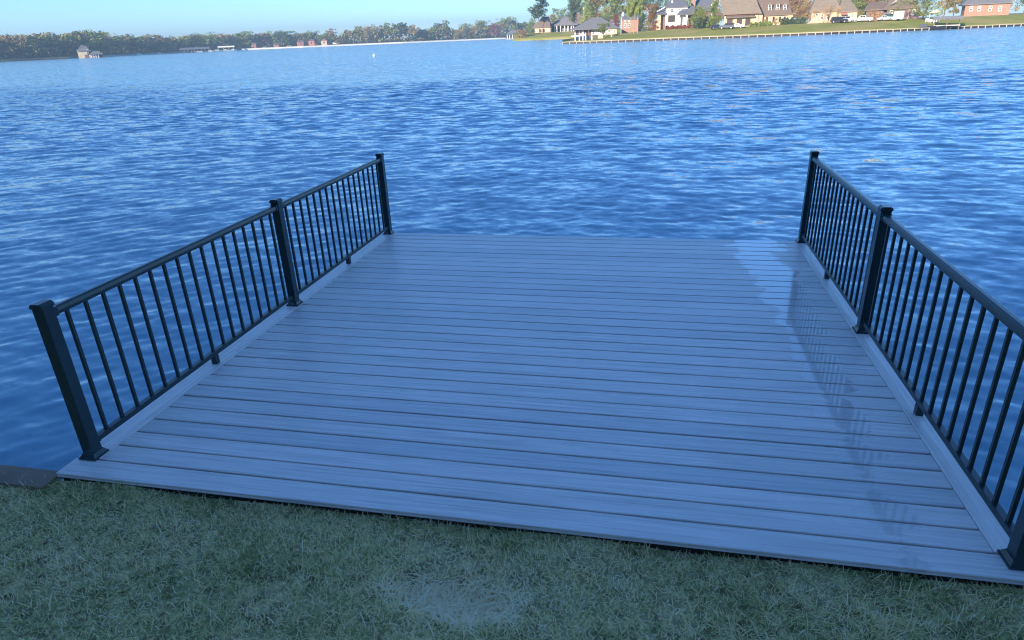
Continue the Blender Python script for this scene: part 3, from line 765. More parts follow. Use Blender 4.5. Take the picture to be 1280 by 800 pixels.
# House F: tan roof with three garage doors
f = Facade(926, 243, GD(926, 243)-.05, 2); f.thing('tan_roof_house', 'cream house with a huge tan roof and three dark garage doors', 'house')
f.box('wall', 'cream', 905, 947.3, 19.5, 35, 1.6, 12, True)
f.hip('roof_tan', (904, 17.8), (952.3, 16.2), (897, -16), (936, -20), .6, 20)
f.hip('roof_brown', (907, 21.6), (943.5, 20.3), (908.5, 17.4), (942.5, 16.6), .0, 4, name='porch_roof')
f.box('corner_wall', 'pink', 947.3, 953, 17.2, 31, 2, 10, True)
f.box('gutter', 'trim', 904.5, 948, 17.3, 17.9, .45, .12)
for a, b in ((908, 916.3), (920, 928.2), (930.8, 938.6)): f.window(a, b, 23.6-(a-908)*.04, 33.8-(a-908)*.04, 1.6, frame='cream', pane='door', name='garage_door', mull=False)
# House G: dormer house
f = Facade(970, 246, 2.2, 0); f.thing('dormer_house', 'cream house with brown roof and three white dormer windows', 'house')
f.box('wall', 'cream', 953.2, 984, 18.5, 33, .6, 12, True); f.box('corner_wall', 'pink', 984, 990.5, 18, 31, .2, 11, True)
rf = f.hip('roof_brown', (952.5, 19), (990.5, 17.3), (942, -12), (982, -14), -.2, 18)
for a, b, y0, y1 in ((960.3, 964.6, 5.4, 14.3), (970, 974.4, 5.1, 14), (979.2, 983.3, 5.6, 13)):
    x0, x1, z0, z1 = f.rect(a, b, y0, y1, 1.4)
    d = MB().box(x0-.15, x1+.15, 1.5, 6, z0, z1-.1); d.prism([(x0-.3, z1-.1), (x1+.3, z1-.1), ((x0+x1)/2, z1+.7)], 'y', 1.3, 6)
    dd = d.build('dormer', MT['roof_brown'], f.t)
    f.window(a, b, y0, y1, 1.5, parent=dd, name='frame')
    MB().box(x0+.15, x1-.15, 1.47, 1.49, z0+.15, z1-.15).build('pane', MT['glass'], dd)
for a, b in ((957, 960), (965.5, 968.3), (973.4, 976.3), (979.3, 982)): f.window(a, b, 21.2-(a-957)*.03, 28-(a-957)*.03, .6, frame='trim')
# House H: pink facade behind the pale tree, tan roof
f = Facade(1040, 262, 2.4, -5); f.thing('pink_house', 'pinkish stucco house half hidden by leafless trees behind the parked cars', 'house')
f.box('wall', 'pink', 1014, 1050, 13.5, 30, 0, 11, True); f.hip('roof_tan', (1012, 14.5), (1052, 13), (1024, -10), (1042, -11), -.6, 14)
f.box('wing_wall', 'cream', 1048, 1071, 14, 28, -1, 10, True); f.hip('roof_tan', (1047, 14.7), (1073, 13.5), (1053, -1), (1062, -2), -1.6, 12)
for a in (1019, 1026, 1033): f.window(a, a+3.4, 16.5, 24.5, 0, frame='white')
f.window(1056, 1060, 17.5, 23, -1); f.window(1064, 1067, 17, 22.6, -1)
a = f.rect(1051, 1058.5, 15, 18.6, -1)
MB().prism([(-2.6, a[2]), (-1.05, a[2]+.35), (-1.05, a[3])], 'x', a[0], a[1]).build('awning', MT['redwall'], f.t)
# House I: far right
f = Facade(1128, 262, 2.4, -4); f.thing('gabled_house', 'dark brick house with grey brown gable roof left of the large green tree', 'house')
f.box('wall', 'mauve', 1108, 1149, 9.5, 26, 0, 11, True); f.hip('roof_brown', (1104, 11.5), (1150, 8.8), (1121, -12), (1138, -13), -.7, 14)
f.box('low_wall', 'mauve', 1082, 1108, 12.5, 26, 2, 9, True); f.hip('roof_brown', (1080, 13), (1110, 11), (1086, 3), (1106, 2), 1.2, 11)
f.box('porch_column', 'pink', 1135, 1136.2, 11.5, 24.5, -.8, .4, True)
f.window(1112, 1116, 13, 20); f.window(1140, 1144, 12, 19)
a = f.rect(1113, 1121, -3, 5.5, -.9); MB().prism([(a[0], a[2]), (a[1], a[3]-1), (a[1]-1.2, a[3]), (a[0]+1.6, a[2]+1)], 'y', -1.0, -.3).build('gable_board', MT['white'], f.t)

# continuation of the row beyond the photograph's right edge
f = Facade(1235, 275, 2.6, -6); f.thing('lake_house', 'brick lake house with grey roof beyond the right hand dock', 'house')
f.box('wall', 'brick', 1206, 1262, 5, 20, 0, 12, True); f.hip('roof_grey', (1203, 5.8), (1266, 2.5), (1222, -14), (1250, -16), -.7, 15)
for a in (1212, 1222, 1236, 1248): f.window(a, a+4, 7.5, 14, 0)

# ------------------------------------------------------------------ bulkhead of the peninsula
bk = thing('timber_bulkhead', 'low timber bulkhead with pale cap edging the peninsula lawn', 'seawall', pen(703, 0, WZ))
O = bk.location.copy()
pts = []; p = 703.0
dense = [pen(703+i*.5, 0, 0) for i in range(1435)]
L = 0; nxt = 0; nodes = []
for a, b in zip(dense, dense[1:]):
    if L >= nxt: nodes.append(a); nxt += 2.15
    L += (b-a).length
panm = MB().box(.14, 2.03, .05, .15, -.5, .52).mesh('bulkhead_panel', MT['darkwood'])
capm = MB().box(0, 2.16, -.05, .38, .52, .66).mesh('bulkhead_cap', MT['conc'])
pilm = MB().tube((0.02, .0, -.8), (0.02, .0, .62), .13, .12, 8).mesh('bulkhead_pile', MT['conc'])
for a, b in zip(nodes, nodes[1:]):
    ang = math.atan2(b.y-a.y, b.x-a.x); l = Vector((a.x-O.x, a.y-O.y, 0)); sx = (b-a).length/2.15
    link('bulkhead_panel', panm, bk, l, ang, (sx, 1, 1)); link('bulkhead_cap', capm, bk, l, ang, (sx, 1, 1)); link('bulkhead_pile', pilm, bk, l, ang)

# ------------------------------------------------------------------ peninsula trees and planting
T = lambda *a, **k: tree(*a, **k)
ORD2 = ORD+['fourteenth', 'fifteenth', 'sixteenth', 'seventeenth']
T('pine_tree', 'tall open crowned pine above the small brown roofed house', 673, -6, 24, 470, 2.6, 'pine', 'deep', v=0)
T('pine_tree', 'bushy lower green tree with forked top left of the big pine cluster', 700, 8.5, 17, 540, 3, 'round', 'green', v=1)
T('shrub_tree', 'round olive tree behind the porch house roof', 691, 17, 18, 520, 3, 'round', 'olive', v=2)
T('shrub_tree', 'grey green tree behind the brown shrubs at the water left of the small house', 664, 22, 12, 520, 2, 'round', 'green', v=0)
T('shrub', 'brown leafless shrub spreading at the water edge right of the gazebo', 651, 36, 18, 452, 0.2, 'bush', 'brown', cat='shrub')
T('shrub', 'dark green shrub at the left end of the small brown roofed house', 664, 35, 10, 462, 1.6, 'bush', 'green', cat='shrub')
T('pine_tree', 'tall dark pine at the left of the cluster behind the porch house', 722, -16, 22, 540, 3, 'pine', 'deep', v=1)
for i, (px, yt, wd, k, m, lab) in enumerate([(716, -4, 14, 'tall', 'deep', 'dark slender tree beside the white chimney'), (733, -14, 24, 'round', 'green', 'tall green tree right behind the white chimney'), (746, -18, 24, 'tall', 'olive', 'tall olive tree behind the long grey roof'),
        (757, -10, 18, 'round', 'green', 'green tree over the right end of the long grey roof'), (770, -16, 24, 'tall', 'green', 'tall green tree above the brick house'), (786, -14, 24, 'round', 'olive', 'broad olive tree above the pine trunks'),
        (805, -14, 22, 'tall', 'deep', 'dark tree left of the orange tree'), (824, -12, 22, 'round', 'deep', 'dark tree behind the left wing of the white house'), (836, -8, 14, 'round', 'green', 'green tree over the white house roof')]):
    T('background_tree', lab, px, yt, wd*1.1, 400, 3, k, m, 'tall trees behind the houses', v=i % 4)
for i, (px, yt) in enumerate([(789.5, 0), (794, -6), (799, -8)]):
    T('pine_tree', ['thin bare trunked pine nearest the brick house', 'middle one of three thin pines right of the brick house', 'thin pine with the palest trunk left of the orange tree'][i], px, yt-8, 13, 262, GD(px, 262), 'pine', 'green', 'thin pines with pale bare trunks', v=i, bark='palebark')
T('tree', 'orange autumn tree left of the white house', 814, 3, 18, 300, 2.6, 'round', 'orange', v=1)
T('conifer', 'dark green conifer between the pale trunks and the orange tree', 803, 14, 11, 285, 2.3, 'cone', 'deep', v=0)
T('tree', 'rust brown tree over the right end of the broad hip roof', 770, 17, 13, 330, 2, 'round', 'red', v=2)
T('tree', 'dark blue green tree standing in for the roof shadow left of the rust brown tree', 758, 18.5, 14, 350, 2, 'round', 'deep', v=3)  # crown added as the dark shadow that falls on the grey roof
T('tree', 'small yellow green tree in front of the broad hip roof', 755, 28, 15, 275, GD(755, 275), 'round', 'lime', v=1)
T('shrub', 'rounded dark shrub on the point left of the folding white shape', 759, 42.6, 7, 258, GD(759, 258), 'bush', 'green', cat='shrub')
T('shrub', 'wide dark shrub in front of the cream end wall', 769.5, 42.2, 9, 262, GD(769, 262), 'bush', 'deep', cat='shrub')
T('shrub', 'reddish brown shrub left of the white house', 820, 24, 12, 262, 2.0, 'bush', 'red', cat='shrub')
T('shrub', 'olive shrub between orange tree and reddish shrub', 811, 26, 13, 270, 2.0, 'bush', 'olive', cat='shrub')
T('tree', 'light green round tree right of the white house', 874, 6.5, 21, 250, 2.1, 'round', 'lime', v=0)
T('tree', 'dark blue green bush like tree below the light green tree', 872, 18.5, 16, 244, 2.0, 'bush', 'deep', v=1)
T('tree', 'tall full green tree in front of the tan roof', 894, 0, 22, 246, 2.0, 'cone', 'green', v=1)
T('shrub', 'green shrub against the cream wall of the dormer house left of its windows', 957, 23.5, 9, 240, 2.1, 'bush', 'olive', cat='shrub')
T('shrub', 'green shrub under the middle windows of the dormer house', 971, 21.5, 11, 241, 2.1, 'bush', 'olive', cat='shrub')
for i, (px, yt, wd, lab) in enumerate([(990, -8, 26, 'leafless brown tree at the right end of the dormer house'), (1003, -4, 24, 'leafless brown tree with pale trunk right of the dormer house'), (1040, -8, 24, 'tall leafless brown tree over the pink house'), (1093, 0, 24, 'leafless brown tree right of the silver car'), (1078, 2, 12, 'small olive brown tree behind the silver car')]):
    T('bare_tree', lab, px, yt, wd, 250, 2.0, 'bare', 'brown', 'leafless trees among the houses', v=i % 3)
    T('bare_tree_twigs', 'haze of brown twigs around '+lab, px, yt, wd, 251, 2.0, 'round', 'brown', None, v=i % 4) if False else None
for i, (px, yt, wd, m, lab) in enumerate([(962, -20, 26, 'olive', 'olive brown tree above the dormer house'), (984, -10, 26, 'brown', 'brown twiggy tree just right of the dormer house roof'), (1000, -6, 26, 'brown', 'brown twiggy tree between the dormer house and the pink house'), (1008, 4, 18, 'olive', 'low olive tree left of the pink house'),
        (1084, -10, 24, 'brown', 'brown twiggy tree behind the silver pickup'), (1098, -8, 20, 'olive', 'olive tree left of the white gable board'), (1070, -12, 16, 'deep', 'dark tree right of the pink house roof')]):
    T('background_tree', lab, px, yt, wd, 300, 2.3, 'round', m, 'tall trees behind the houses', v=i % 4)
T('bare_tree', 'pale thin leafless tree before the right part of the pink house', 1034, -4, 20, 247, 2.0, 'bare', 'palepink', v=2)
T('bare_tree', 'brown leafless tree before the cream wing of the pink house', 1050, -6, 20, 249, 2.0, 'bare', 'brown', v=0)
T('bare_tree', 'pale pinkish leafless tree in front of the pink house', 1020, -2, 22, 246, 2.0, 'bare', 'palepink', v=1)
T('tree', 'green tree behind the cars between two brown roofs', 1076, -6, 15, 290, 2.3, 'tall', 'green', v=2)
T('tree', 'large green tree at the right end of the row of houses', 1160, -12, 36, 248, 2.1, 'round', 'lime', v=3)
T('tree', 'dark green tree behind the large green tree on the right', 1143, -14, 16, 300, 2.3, 'tall', 'green', v=0)
for i, px in enumerate(range(866, 1096, 15)):
    T('background_tree', '%s tree %s from left in the row over the roofs right of the white house' % (['green', 'olive', 'brown', 'dark'][i % 4], ORD2[i]), px, -20-(i*7) % 9, 23, 345, 2.5, 'round', ['green', 'olive', 'brown', 'deep'][i % 4], 'tall trees behind the houses', v=i % 4)
for i, px in enumerate((1098, 1112, 1128, 1188, 1200, 1222, 1246, 1268, 1290)):
    T('background_tree', 'tall tree behind the %s' % ['brown roofs at the right', 'white gable board', 'gabled dark brick house', 'right hand dock, first', 'right hand dock, second', 'lake house, left', 'lake house, middle', 'lake house, right', 'lake house, far right'][i], px, -18-i, 20, 330, 2.5, rnd.choice(['tall', 'round']), rnd.choice(['green', 'olive', 'deep']), 'tall trees behind the houses', v=i % 4)

def hedge(name, label, pa, pb, D, h, mat, seed, n=1500, depth=1.4, cat='hedge'):
    g = np.random.default_rng(seed); a = at(pa, 30, D); b = at(pb, 30, D); t = g.uniform(0, 1, n)
    za, zb = GD(pa, D), GD(pb, D)
    P = np.stack([a.x+(b.x-a.x)*t, a.y+(b.y-a.y)*t+g.uniform(0, depth, n), za+(zb-za)*t+g.uniform(0, 1, n)*h*(.85+.2*np.sin(t*31))], -1)
    n1 = g.normal(size=(n, 3)); n1 /= np.linalg.norm(n1, axis=1)[:, None]; n2 = np.cross(n1, g.normal(size=(n, 3))); n2 /= np.linalg.norm(n2, axis=1)[:, None]
    s = g.uniform(.12, .3, n)[:, None]
    V = np.stack([P-n1*s, P-n2*s, P+n1*s, P+n2*s], 1).reshape(-1, 3)
    tag(link(name, np_mesh(name, V, np.arange(len(V)).reshape(-1, 4), MT[mat])), label, cat)
hedge('clipped_hedge', 'low dark hedge at the foot of the dormer house', 938, 966, 237, 1.3, 'green', 1)
hedge('fence_hedge', 'grey green hedge running behind the lawn right of the dormer house', 976, 1007, 240, 1.9, 'deep', 2)
hedge('flower_bed', 'rust coloured bed of shrubs at the foot of the white house', 832, 868, 266, 1.3, 'red', 3)
hedge('low_hedge', 'brownish low hedge right of the white car', 1086, 1102, 246, 2.3, 'brown', 4)

# pinkish earth ramp
f = Facade(1014, 240, GD(1014, 240), 0)
a = f.uv(1006, 30.5); b = f.uv(1022, 30); c = f.uv(1021, 23.5)
tag(link('earth_mound', MB().prism([(a[0], -.2), (b[0], -.2), (b[0], 1.9), (b[0]-1.5, 1.7), (a[0]+1.2, .35)], 'y', 0, 4).mesh('earth_mound', MT['pink']), None, f.O, -f.a), 'sloping pinkish brown mound left of the dark car', 'mound')

# ------------------------------------------------------------------ cars
def car(px, D, label, paint, body='suv', L=4.6, rot=0, zoff=0):
    p = at(px, 30, D); z = GD(px, D)+.02+zoff; d = ray(px, 30)
    t = thing('parked_car', label, 'car', (p.x, p.y, z), -math.atan2(d.x, d.y)+rad(rot), 'cars parked behind the peninsula lawn')
    W = .9; h = L/2
    if body == 'suv': low = [(-h, .35), (h, .35), (h, .85), (h-.15, 1.0), (h-1.2, 1.08), (-h+.1, 1.1), (-h, .9)]; cab = [(-h+.12, 1.08), (h-1.25, 1.06), (h-1.75, 1.66), (-h+.5, 1.72), (-h+.25, 1.6)]
    elif body == 'sedan': low = [(-h, .35), (h, .35), (h, .75), (h-.2, .88), (h-1.3, .96), (-h+.8, .98), (-h+.05, .92), (-h, .7)]; cab = [(-h+.75, .96), (h-1.35, .95), (h-2.0, 1.4), (-h+1.5, 1.42)]
    else: low = [(-h, .4), (h, .4), (h, .95), (h-.15, 1.08), (h-1.3, 1.15), (-h, 1.15)]; cab = [(-h+1.9, 1.13), (h-1.3, 1.13), (h-1.8, 1.78), (-h+2.1, 1.8)]
    MB().prism(low, 'y', -W, W).build('body', MT[paint], t, .05)
    cx = sum(c[0] for c in cab)/len(cab)
    cb = MB().prism(cab, 'y', -W+.1, W-.1).build('cabin', MT[paint], t, .04)
    zl = min(c[1] for c in cab)+.08; zh = max(c[1] for c in cab)-.12; xa = min(c[0] for c in cab)+.3; xb = max(c[0] for c in cab)-.55
    m = MB()
    for s in (-1, 1):
        y0 = s*(W-.1); xm = (xa+xb)/2
        for q0, q1 in ((xa, xm-.05), (xm+.05, xb)):
            m.box(q0, q1, min(y0, y0+s*.012), max(y0, y0+s*.012), zl, zh)
    m.build('side_window', MT['glass'], t)
    for sx in (-1, 1):
        for sy in (-1, 1):
            x, y = sx*(h-.85), sy*(W-.09)
            wh = MB().tube((x, y-.11, .34), (x, y+.11, .34), .34, .34, 14).build('wheel', MT['tyre'], t)
            MB().tube((x, y-.125, .34), (x, y+.125, .34), .19, .19, 10).build('rim', MT['rim'], wh)
    for sy in (-1, 1):
        MB().box(h-.03, h+.02, sy*.65-.15, sy*.65+.15, .7, .85).build('headlight', MT['lightglass'], t)
        MB().box(-h-.02, -h+.03, sy*.7-.1, sy*.7+.1, .75, .95).build('tail_light', MT['redwall'], t)
    return t
car(897, 236, 'dark car nearest the large green tree', 'car_navy', 'sedan', 4.5, 12)
car(909, 235, 'dark blue car in front of the first garage door', 'car_navy', 'suv', 4.6, 170)
car(921, 235, 'white topped car in front of the second garage door', 'car_white', 'sedan', 4.4, 175)
car(1048, 238, 'black suv at the left of the lawn row right of the earth mound', 'car_black', 'suv', 4.7, 5)
car(1058, 240, 'light grey car half behind the black suv', 'car_silver', 'suv', 4.7, 8)
car(1078, 241, 'silver pickup parked alone on the right of the row', 'car_silver', 'pickup', 5.4, 178)
car(1105, 244, 'white car partly behind the brownish hedge', 'car_white', 'sedan', 4.2, 20)
car(1112, 249, 'teal car next to the white trailer', 'teal', 'suv', 4.5, 10)
# white trailer
f = Facade(1123, 243, GD(1123, 243), 0); f.thing('camper_trailer', 'white camper trailer with rounded corners and yellowish window', 'trailer')
a = f.rect(1117, 1130, 13.8, 24); MB().box(a[0], a[1], 0, 2.2, .45, a[3]).build('body', MT['white'], f.t, .3)
MB().box(a[0]+1.2, a[1]-1.1, -.03, -.005, 1.3, a[3]-.5).build('window', simple('yellow_blind', (.5, .45, .2), .5, .1), f.t)
for x in (a[0]+1.2, a[1]-1.2): MB().tube((x, -.02, .33), (x, .2, .33), .33, .33, 12).build('wheel', MT['tyre'], f.t)
# white garden seats and patio roof at the right
f = Facade(1167, 246, GD(1167, 246), 0); f.thing('patio_shelter', 'open patio shelter with yellow lit roof at the right end', 'shelter')
a = f.rect(1162, 1176, 13, 24)
MB().prism([(a[0]-.3, a[3]-.7), (a[1]+.3, a[3]-.7), ((a[0]+a[1])/2, a[3]+.3)], 'y', -.3, 4).build('roof', MT['cream'], f.t)
for x in (a[0], a[1]-.15):
    for y in (0, 3.5): MB().box(x, x+.15, y, y+.15, -.2, a[3]-.72).build('post', MT['conc'], f.t)
def chair(px, D, lab):
    p = at(px, 30, D); t = thing('garden_chair', lab, 'chair', (p.x, p.y, GD(px, D)), 0.3, 'pale garden chairs by the right hand dock')
    MB().box(-.5, .5, -.4, .4, .36, .46).build('seat', MT['white'], t); MB().box(-.5, .5, .35, .45, .46, 1.15).build('backrest', MT['white'], t)
    for x in (-.46, .4):
        for y in (-.38, .32): MB().box(x, x+.07, y, y+.07, 0, .36).build('leg', MT['white'], t)
chair(1159, 241, 'left one of the two pale garden chairs under the green tree'); chair(1163.5, 240, 'right one of the two pale garden chairs under the green tree')
chair(1169.5, 240, 'pale garden chair under the open patio shelter')

# right-hand dock with dark boats
f = Facade(1176, 231, WZ, 0); f.thing('boat_dock', 'dark boat dock with pale deck top at the right end of the bulkhead', 'dock')
a = f.rect(1167, 1200, 26, 36)
MB().box(a[0], a[1], -2, 4, .9, 1.15).build('deck_top', MT['conc'], f.t)
for x in (a[0]+.2, (a[0]+a[1])/2, a[1]-.2):
    for y in (-1.8, 3.8): MB().tube((x, y, -1), (x, y, 3.0), .12, .12, 8).build('pile', MT['wood'], f.t)
MB().prism([(a[0]-.4, 2.5), (a[1]+.4, 2.5), (a[1]+.4, 3.3), (a[0]-.4, 3.3)], 'y', -2.3, 4.3).build('roof', MT['roof_slate'], f.t)
def boat(px, D, L, label, hull, top=None, rot=0, cover=False, group=None):
    p = on_z(px, 40, 0); p = at(px, 40, D); d = ray(px, 40)
    t = thing('moored_boat', label, 'boat', (p.x, p.y, WZ+.05), -math.atan2(d.x, d.y)+rad(rot), group)
    n = 9; V = []; 
    for i in range(n):
        u = i/(n-1); x = -L/2+L*u; w_ = (L*.17)*(1-max(0, u-.45)**2*3.1); w_ = max(.03, w_); zt = .75+.25*u
        V += [(x, -w_, zt), (x, -w_*.7, .05), (x, 0, -.2), (x, w_*.7, .05), (x, w_, zt)]
    Fc = []
    for i in range(n-1):
        for j in range(4): Fc.append((i*5+j, i*5+j+1, (i+1)*5+j+1, (i+1)*5+j))
        Fc.append((i*5+4, i*5, (i+1)*5, (i+1)*5+4))
    Fc += [(0, 1, 2, 3, 4), tuple((n-1)*5+k for k in (4, 3, 2, 1, 0))]
    MB().add(V, Fc).build('hull', MT[hull], t)
    if top: MB().prism([(-L*.3, .8), (L*.18, .85), (L*.08, 1.5), (-L*.25, 1.55)], 'y', -L*.1, L*.1).build('cabin' if not cover else 'cover', MT[top], t, .04)
    return t
boat(1155, 229, 5.2, 'dark boat moored left of the right hand dock', 'car_black', 'car_navy', 0)
boat(1171, 226, 3.5, 'small dark boat at the foot of the right hand dock', 'car_black', None, 4)

# dock on the point: white posts, rail, white boat
f = Facade(729, 226, WZ, 0); f.thing('post_dock', 'small dock with four white posts and a cross rail on the point', 'dock')
for x, y0, y1 in ((719, 40.8, 50.5), (724.3, 41, 50.3), (732, 40.8, 49.5), (739.8, 40, 48.5)):
    a = f.rect(x-.7, x+.7, y0, y1); MB().box(a[0], a[1], 0, .35, -.3, a[3]).build('post', MT['white'], f.t, .02)
a = f.rect(714, 724, 44.4, 45.7); MB().box(a[0], a[1], -.15, -.01, a[2], a[3]).build('rail', MT['white'], f.t)
a = f.rect(718, 741, 49, 50); MB().box(a[0], a[1], .4, 3, .55, .72).build('deck_top', MT['wood'], f.t)
for x in (a[0]+.2, a[1]-.3): MB().box(x, x+.25, 1, 1.3, -.6, .54).build('pile', MT['wood'], f.t)
a = f.rect(727.6, 729.2, 40, 44.6); MB().box(a[0], a[1], 1.2, 1.5, .72, a[3]).build('lift_post', MT['white'], f.t)
def white_boat(px, D, lab):
    t = boat(px, D, 4.4, lab, 'blue', 'car_white', 8); t.location.z = GD(px, D)+.35; return t
white_boat(728.5, 232, 'dark blue hulled boat sitting behind the white dock posts')
f = Facade(750, 240, GD(750, 240), 0); f.thing('boat_canopy', 'angular white canopy and boat cover standing on the lawn of the point', 'canopy')
a = f.rect(747.5, 754, 43, 48); MB().box(a[0], a[1], .2, 2.2, 0, a[3]).build('cover', MT['cream'], f.t, .1)
a = f.rect(742, 753, 39.5, 43.5); MB().prism([(a[0], a[2]), (a[0]+.4, a[3]-.1), (a[1], a[2]+.5), (a[1]-.4, a[2]+.05)], 'y', 0, 1.6).build('canopy_panel', MT['white'], f.t)
a = f.rect(752, 759, 39, 47); MB().tube((a[0], 1, .3), (a[1], 1, a[3]), .22, .28, 6).build('boom', MT['white'], f.t)
f = Facade(765, 250, GD(765, 250), 0); f.thing('folding_canopy', 'white slanted canopy on a thin leg right of the rounded shrub', 'canopy')
a = f.rect(760.5, 768, 38, 46); MB().prism([(a[0], a[3]-1.0), (a[1]-.6, a[3]), (a[1], a[3]-.2), (a[1]-.6, a[3]-1.2)], 'y', 0, 2).build('canopy_panel', MT['white'], f.t)
MB().tube((a[0]+1.2, 1, -.1), (a[1]-1.4, 1, a[3]-.9), .1, .1, 6).build('leg', MT['white'], f.t)
# lamp post by the brick house
p = at(776.3, 40, 280); t = thing('lamp_post', 'tall thin white lamp post beside the brick house', 'lamp post', (p.x, p.y, 1.6))
Hh = at(776.3, 21, 280).z-1.6
MB().tube((0, 0, -.3), (0, 0, Hh), .1, .08, 8).build('pole', MT['white'], t)
MB().lathe([(.1, Hh+.01), (.5, Hh+.3), (.45, Hh+1.3), (.1, Hh+1.6)], 8, (.6, 0)).build('lantern', MT['white'], t)
# gazebo
f = Facade(641, 895, .3, 0)
f = Facade(641, 700, .3, 0); f.thing('gazebo', 'grey roofed gazebo on white posts at the end of the far retaining wall', 'gazebo')
f.hip('roof_grey', (632.5, 42.8), (650.5, 42.2), (639, 37), (643, 36.8), -2, 14)
for x in (634, 637, 640.5, 645, 649):
    a = f.rect(x-.45, x+.45, 42.5, 49.3); MB().box(a[0], a[1], 0, .7, -1.2, a[3]).build('post', MT['white'], f.t)
    MB().box(a[0], a[1], 9, 9.7, -1.2, a[3]).build('post', MT['white'], f.t)
a = f.rect(632, 651, 48.6, 49.8); MB().box(a[0], a[1], -.5, 10.5, -1.0, -.35).build('deck_top', MT['conc'], f.t)
# boathouse at the far left
f = Facade(113, 590, -.2, 0); f.thing('boathouse', 'grey hip roofed boathouse with white doors at the left end of the far shore', 'boathouse')
f.hip('roof_grey', (111.5, 68.2), (129, 67.2), (116, 63.8), (123, 63.4), -1, 9)
f.box('wall', 'mauve', 106, 128, 68, 72, 3, 6, True)
for x in (112.5, 114.2, 117.3, 120, 123.2): f.box('post', 'white', x-.7, x+.5, 68, 72, 0, .5, True)
f.hip('roof_grey', (96, 64.5), (112, 62), (101, 56), (107, 57), 3, 10)
f.box('upper_wall', 'cream', 97, 109, 62, 71, 4, 8, True); f.window(108, 110.6, 61.5, 66.5, 4)
# covered boat docks with boats
f = Facade(243, 745, WZ, 0); f.thing('covered_dock', 'long low dark roofed boat dock on the far left shore', 'dock')
f.hip('roof_slate', (224, 62.3), (263, 60.3), (226, 60), (261, 58.3), 0, 10)
for i in range(9): x = 226+i*4.3; f.box('post', 'conc', x-.25, x+.25, 61.5-i*.22, 65.6-i*.2, .5, .4)
f.box('back_wall', 'darkwood', 227, 262, 61.3, 64, 8, .4)
f = Facade(282, 765, WZ, 0); f.thing('white_roof_dock', 'boat dock with bright cream white flat roof on the far shore', 'dock')
a = f.rect(272, 293, 57.4, 59.2); MB().box(a[0], a[1], 0, 9, a[2], a[3]).build('roof', MT['white'], f.t)
for x in (273, 279.5, 286, 292): f.box('post', 'conc', x-.3, x+.3, 59.2, 63.4-(x-273)*.03, .5, .4)
BG = 'white boats moored by the far docks'
for px, L, lab in ((193.5, 4, 'white boat left of the long dark roofed dock, by itself'), (224.5, 5, 'white boat at the left end of the long dark roofed dock'), (244, 6, 'white boat under the middle of the long dark roofed dock'), (258, 7, 'white boat at the right end of the long dark roofed dock'), (267, 9, 'white boat between the two far docks'), (278, 7, 'white boat under the cream roofed dock'), (287.5, 6, 'white boat at the right under the cream roofed dock'), (167, 5, 'white boat at the wooded bank far left')):
    y, D = interp(px, FAR); boat(px, D-14 if px > 200 else D-6, L, lab, 'car_white', 'car_white', rnd.uniform(-10, 10), group=BG)
# small red buildings on the far shore
def cabin(px0, px1, y0, y1, mat, roof, lab, cat='building'):
    y, D = interp((px0+px1)/2, FAR); f = Facade((px0+px1)/2, D+6, .4, rnd.uniform(-8, 8)); f.thing('shore_cabin', lab, cat, 'small buildings on the far shore')
    f.box('wall', mat, px0, px1, y0+1, y1, 0, 7, True); xm = (px0+px1)/2
    f.hip(roof, (px0-.7, y0+1.2), (px1+.7, y0+1.1), (xm-1.2, y0-.8), (xm+1.2, y0-.8), -.5, 8)
    f.window(xm-1, xm+1, y0+2, y1-1, 0, mull=False)
cabin(314, 320, 54, 59.5, 'redwall', 'roof_brown', 'dull red cabin left of the small white boat on the bank')
cabin(342.5, 349, 54.5, 58.8, 'redwall', 'roof_brown', 'low red building between two small white boats on the bank')
cabin(372.5, 379.5, 51, 57, 'redwall', 'roof_brown', 'brightest red building on the far shore, left one of the close pair')
cabin(385.5, 393, 49.8, 56, 'redwall', 'roof_brown', 'red building on the far shore, right one of the close pair')
cabin(401.5, 408.5, 49.8, 55.6, 'cream', 'redwall', 'cream building with reddish roof right of the red pair')
for px, lab in ((328, 'small white boat pulled up between the red cabin and the low red building'), (359.5, 'small white boat pulled up left of the red pair')):
    y, D = interp(px, FAR); t = boat(px, D+3, 5, lab, 'car_white', None, 15, group='boats pulled up on the bank'); t.location.z = 1.0
f = Facade(418, 838, .5, 0); a = f.rect(415.5, 422.5, 53, 55.2)
tag(link('tarp_shelter', MB().prism([(a[0], a[2]), (a[1], a[2]), (a[0]+.5, a[3]+.3)], 'y', 0, 3).mesh('tarp_shelter', MT['white']), None, f.O, -f.a), 'low white wedge shaped tarp right of the cream building', 'shelter')
# buoy
p = at(467.8, 70, 155); t = thing('buoy', 'white round buoy floating alone on the lake', 'buoy', (p.x, p.y, WZ))
MB().lathe([(.02, -.2), (.24, -.12), (.33, .08), (.3, .25), (.16, .38), (.05, .42)], 14).build('float', MT['white'], t, smooth=True)
MB().lathe([(.05, .42), (.05, .55), (.02, .6)], 8).build('mooring_post', MT['white'], t)

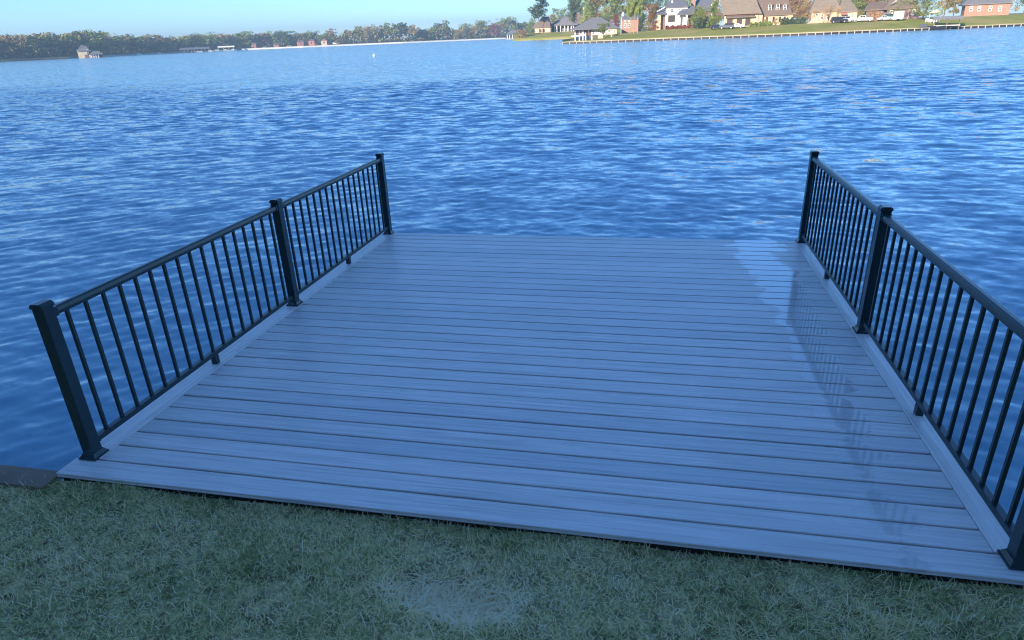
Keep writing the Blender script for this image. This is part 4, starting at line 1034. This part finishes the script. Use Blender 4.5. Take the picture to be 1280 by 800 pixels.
# ------------------------------------------------------------------ unseen house and tree belt behind the camera, added to shade deck and water
h = thing('shade_house', 'unseen long brick house added behind the lawn to shade the deck', 'house', (-2, -20, GZ-.2))
MB().box(-26, 17, -12, 0, -.3, 6.0).build('wall', MT['brick'], h)
MB().add([(-27, -13, 6.05), (18, -13, 6.05), (18, 1, 6.05), (-27, 1, 6.05), (-21, -6, 10.2), (12, -6, 10.2), (-27, -13, 5.8), (18, -13, 5.8), (18, 1, 5.8), (-27, 1, 5.8)],
         [(0, 1, 5, 4), (1, 2, 5), (2, 3, 4, 5), (3, 0, 4), (0, 6, 7, 1), (1, 7, 8, 2), (2, 8, 9, 3), (3, 9, 6, 0), (6, 9, 8, 7)]).build('roof', MT['roof_brown'], h)
for x in (-22, -16, -11, -6, 3, 8, 13):
    for z in (1.0, 4.0):
        wv = MB().box(x-.7, x+.7, .004, .07, z, z+1.5).build('window', MT['white'], h); MB().box(x-.6, x+.6, .075, .09, z+.1, z+1.4).build('pane', MT['glass'], wv)
MB().box(-2.2, -.2, .004, .06, 0, 2.3).build('door', MT['trim'], h)
for row in range(3):  # unseen tree rows added so the shade reaches far over the lake
    for i in range(26):
        x = -115+7.0*i+row*2.3+rnd.uniform(-1, 1); y = -36-row*4.5+rnd.uniform(-1, 1); hh = 23+rnd.uniform(-4.5, 4.5)
        if -30 < x < 17 and row == 0: y -= 3
        cm, tm = proto('round', (i+row) % 4, True); t = thing('shade_tree', 'unseen tall tree in the dense belt added to shade deck and lake', 'tree', (x, y, GZ), rnd.uniform(0, 6), 'unseen tree belt added for shade')
        o = link('crown', cm, t, scale=(hh*.95, hh*.95, hh)); objmat(o, 'green'); link('trunk', tm, t, scale=(hh, hh, hh))

# ------------------------------------------------------------------ thin lake haze: one closed box round the camera and everything built
hz = MB().box(-1500, 1300, -140, 2300, WZ-7, 60).mesh('haze', None) if False else None
me = bpy.data.meshes.new('haze'); b_ = MB().box(-2500, 2500, -2300, 2500, -6, 62); me.from_pydata(b_.v, [], b_.f)
hm = bpy.data.materials.new('lake_haze'); hm.use_nodes = True; nt = hm.node_tree; nt.nodes.clear()
out = nt.nodes.new('ShaderNodeOutputMaterial'); vol = nt.nodes.new('ShaderNodeVolumePrincipled')
vol.inputs['Color'].default_value = (.42, .62, .80, 1); vol.inputs['Density'].default_value = .0005; vol.inputs['Anisotropy'].default_value = .1
nt.links.new(vol.outputs[0], out.inputs['Volume']); me.materials.append(hm)
tag(link('haze', me), None, None, None, 'stuff')
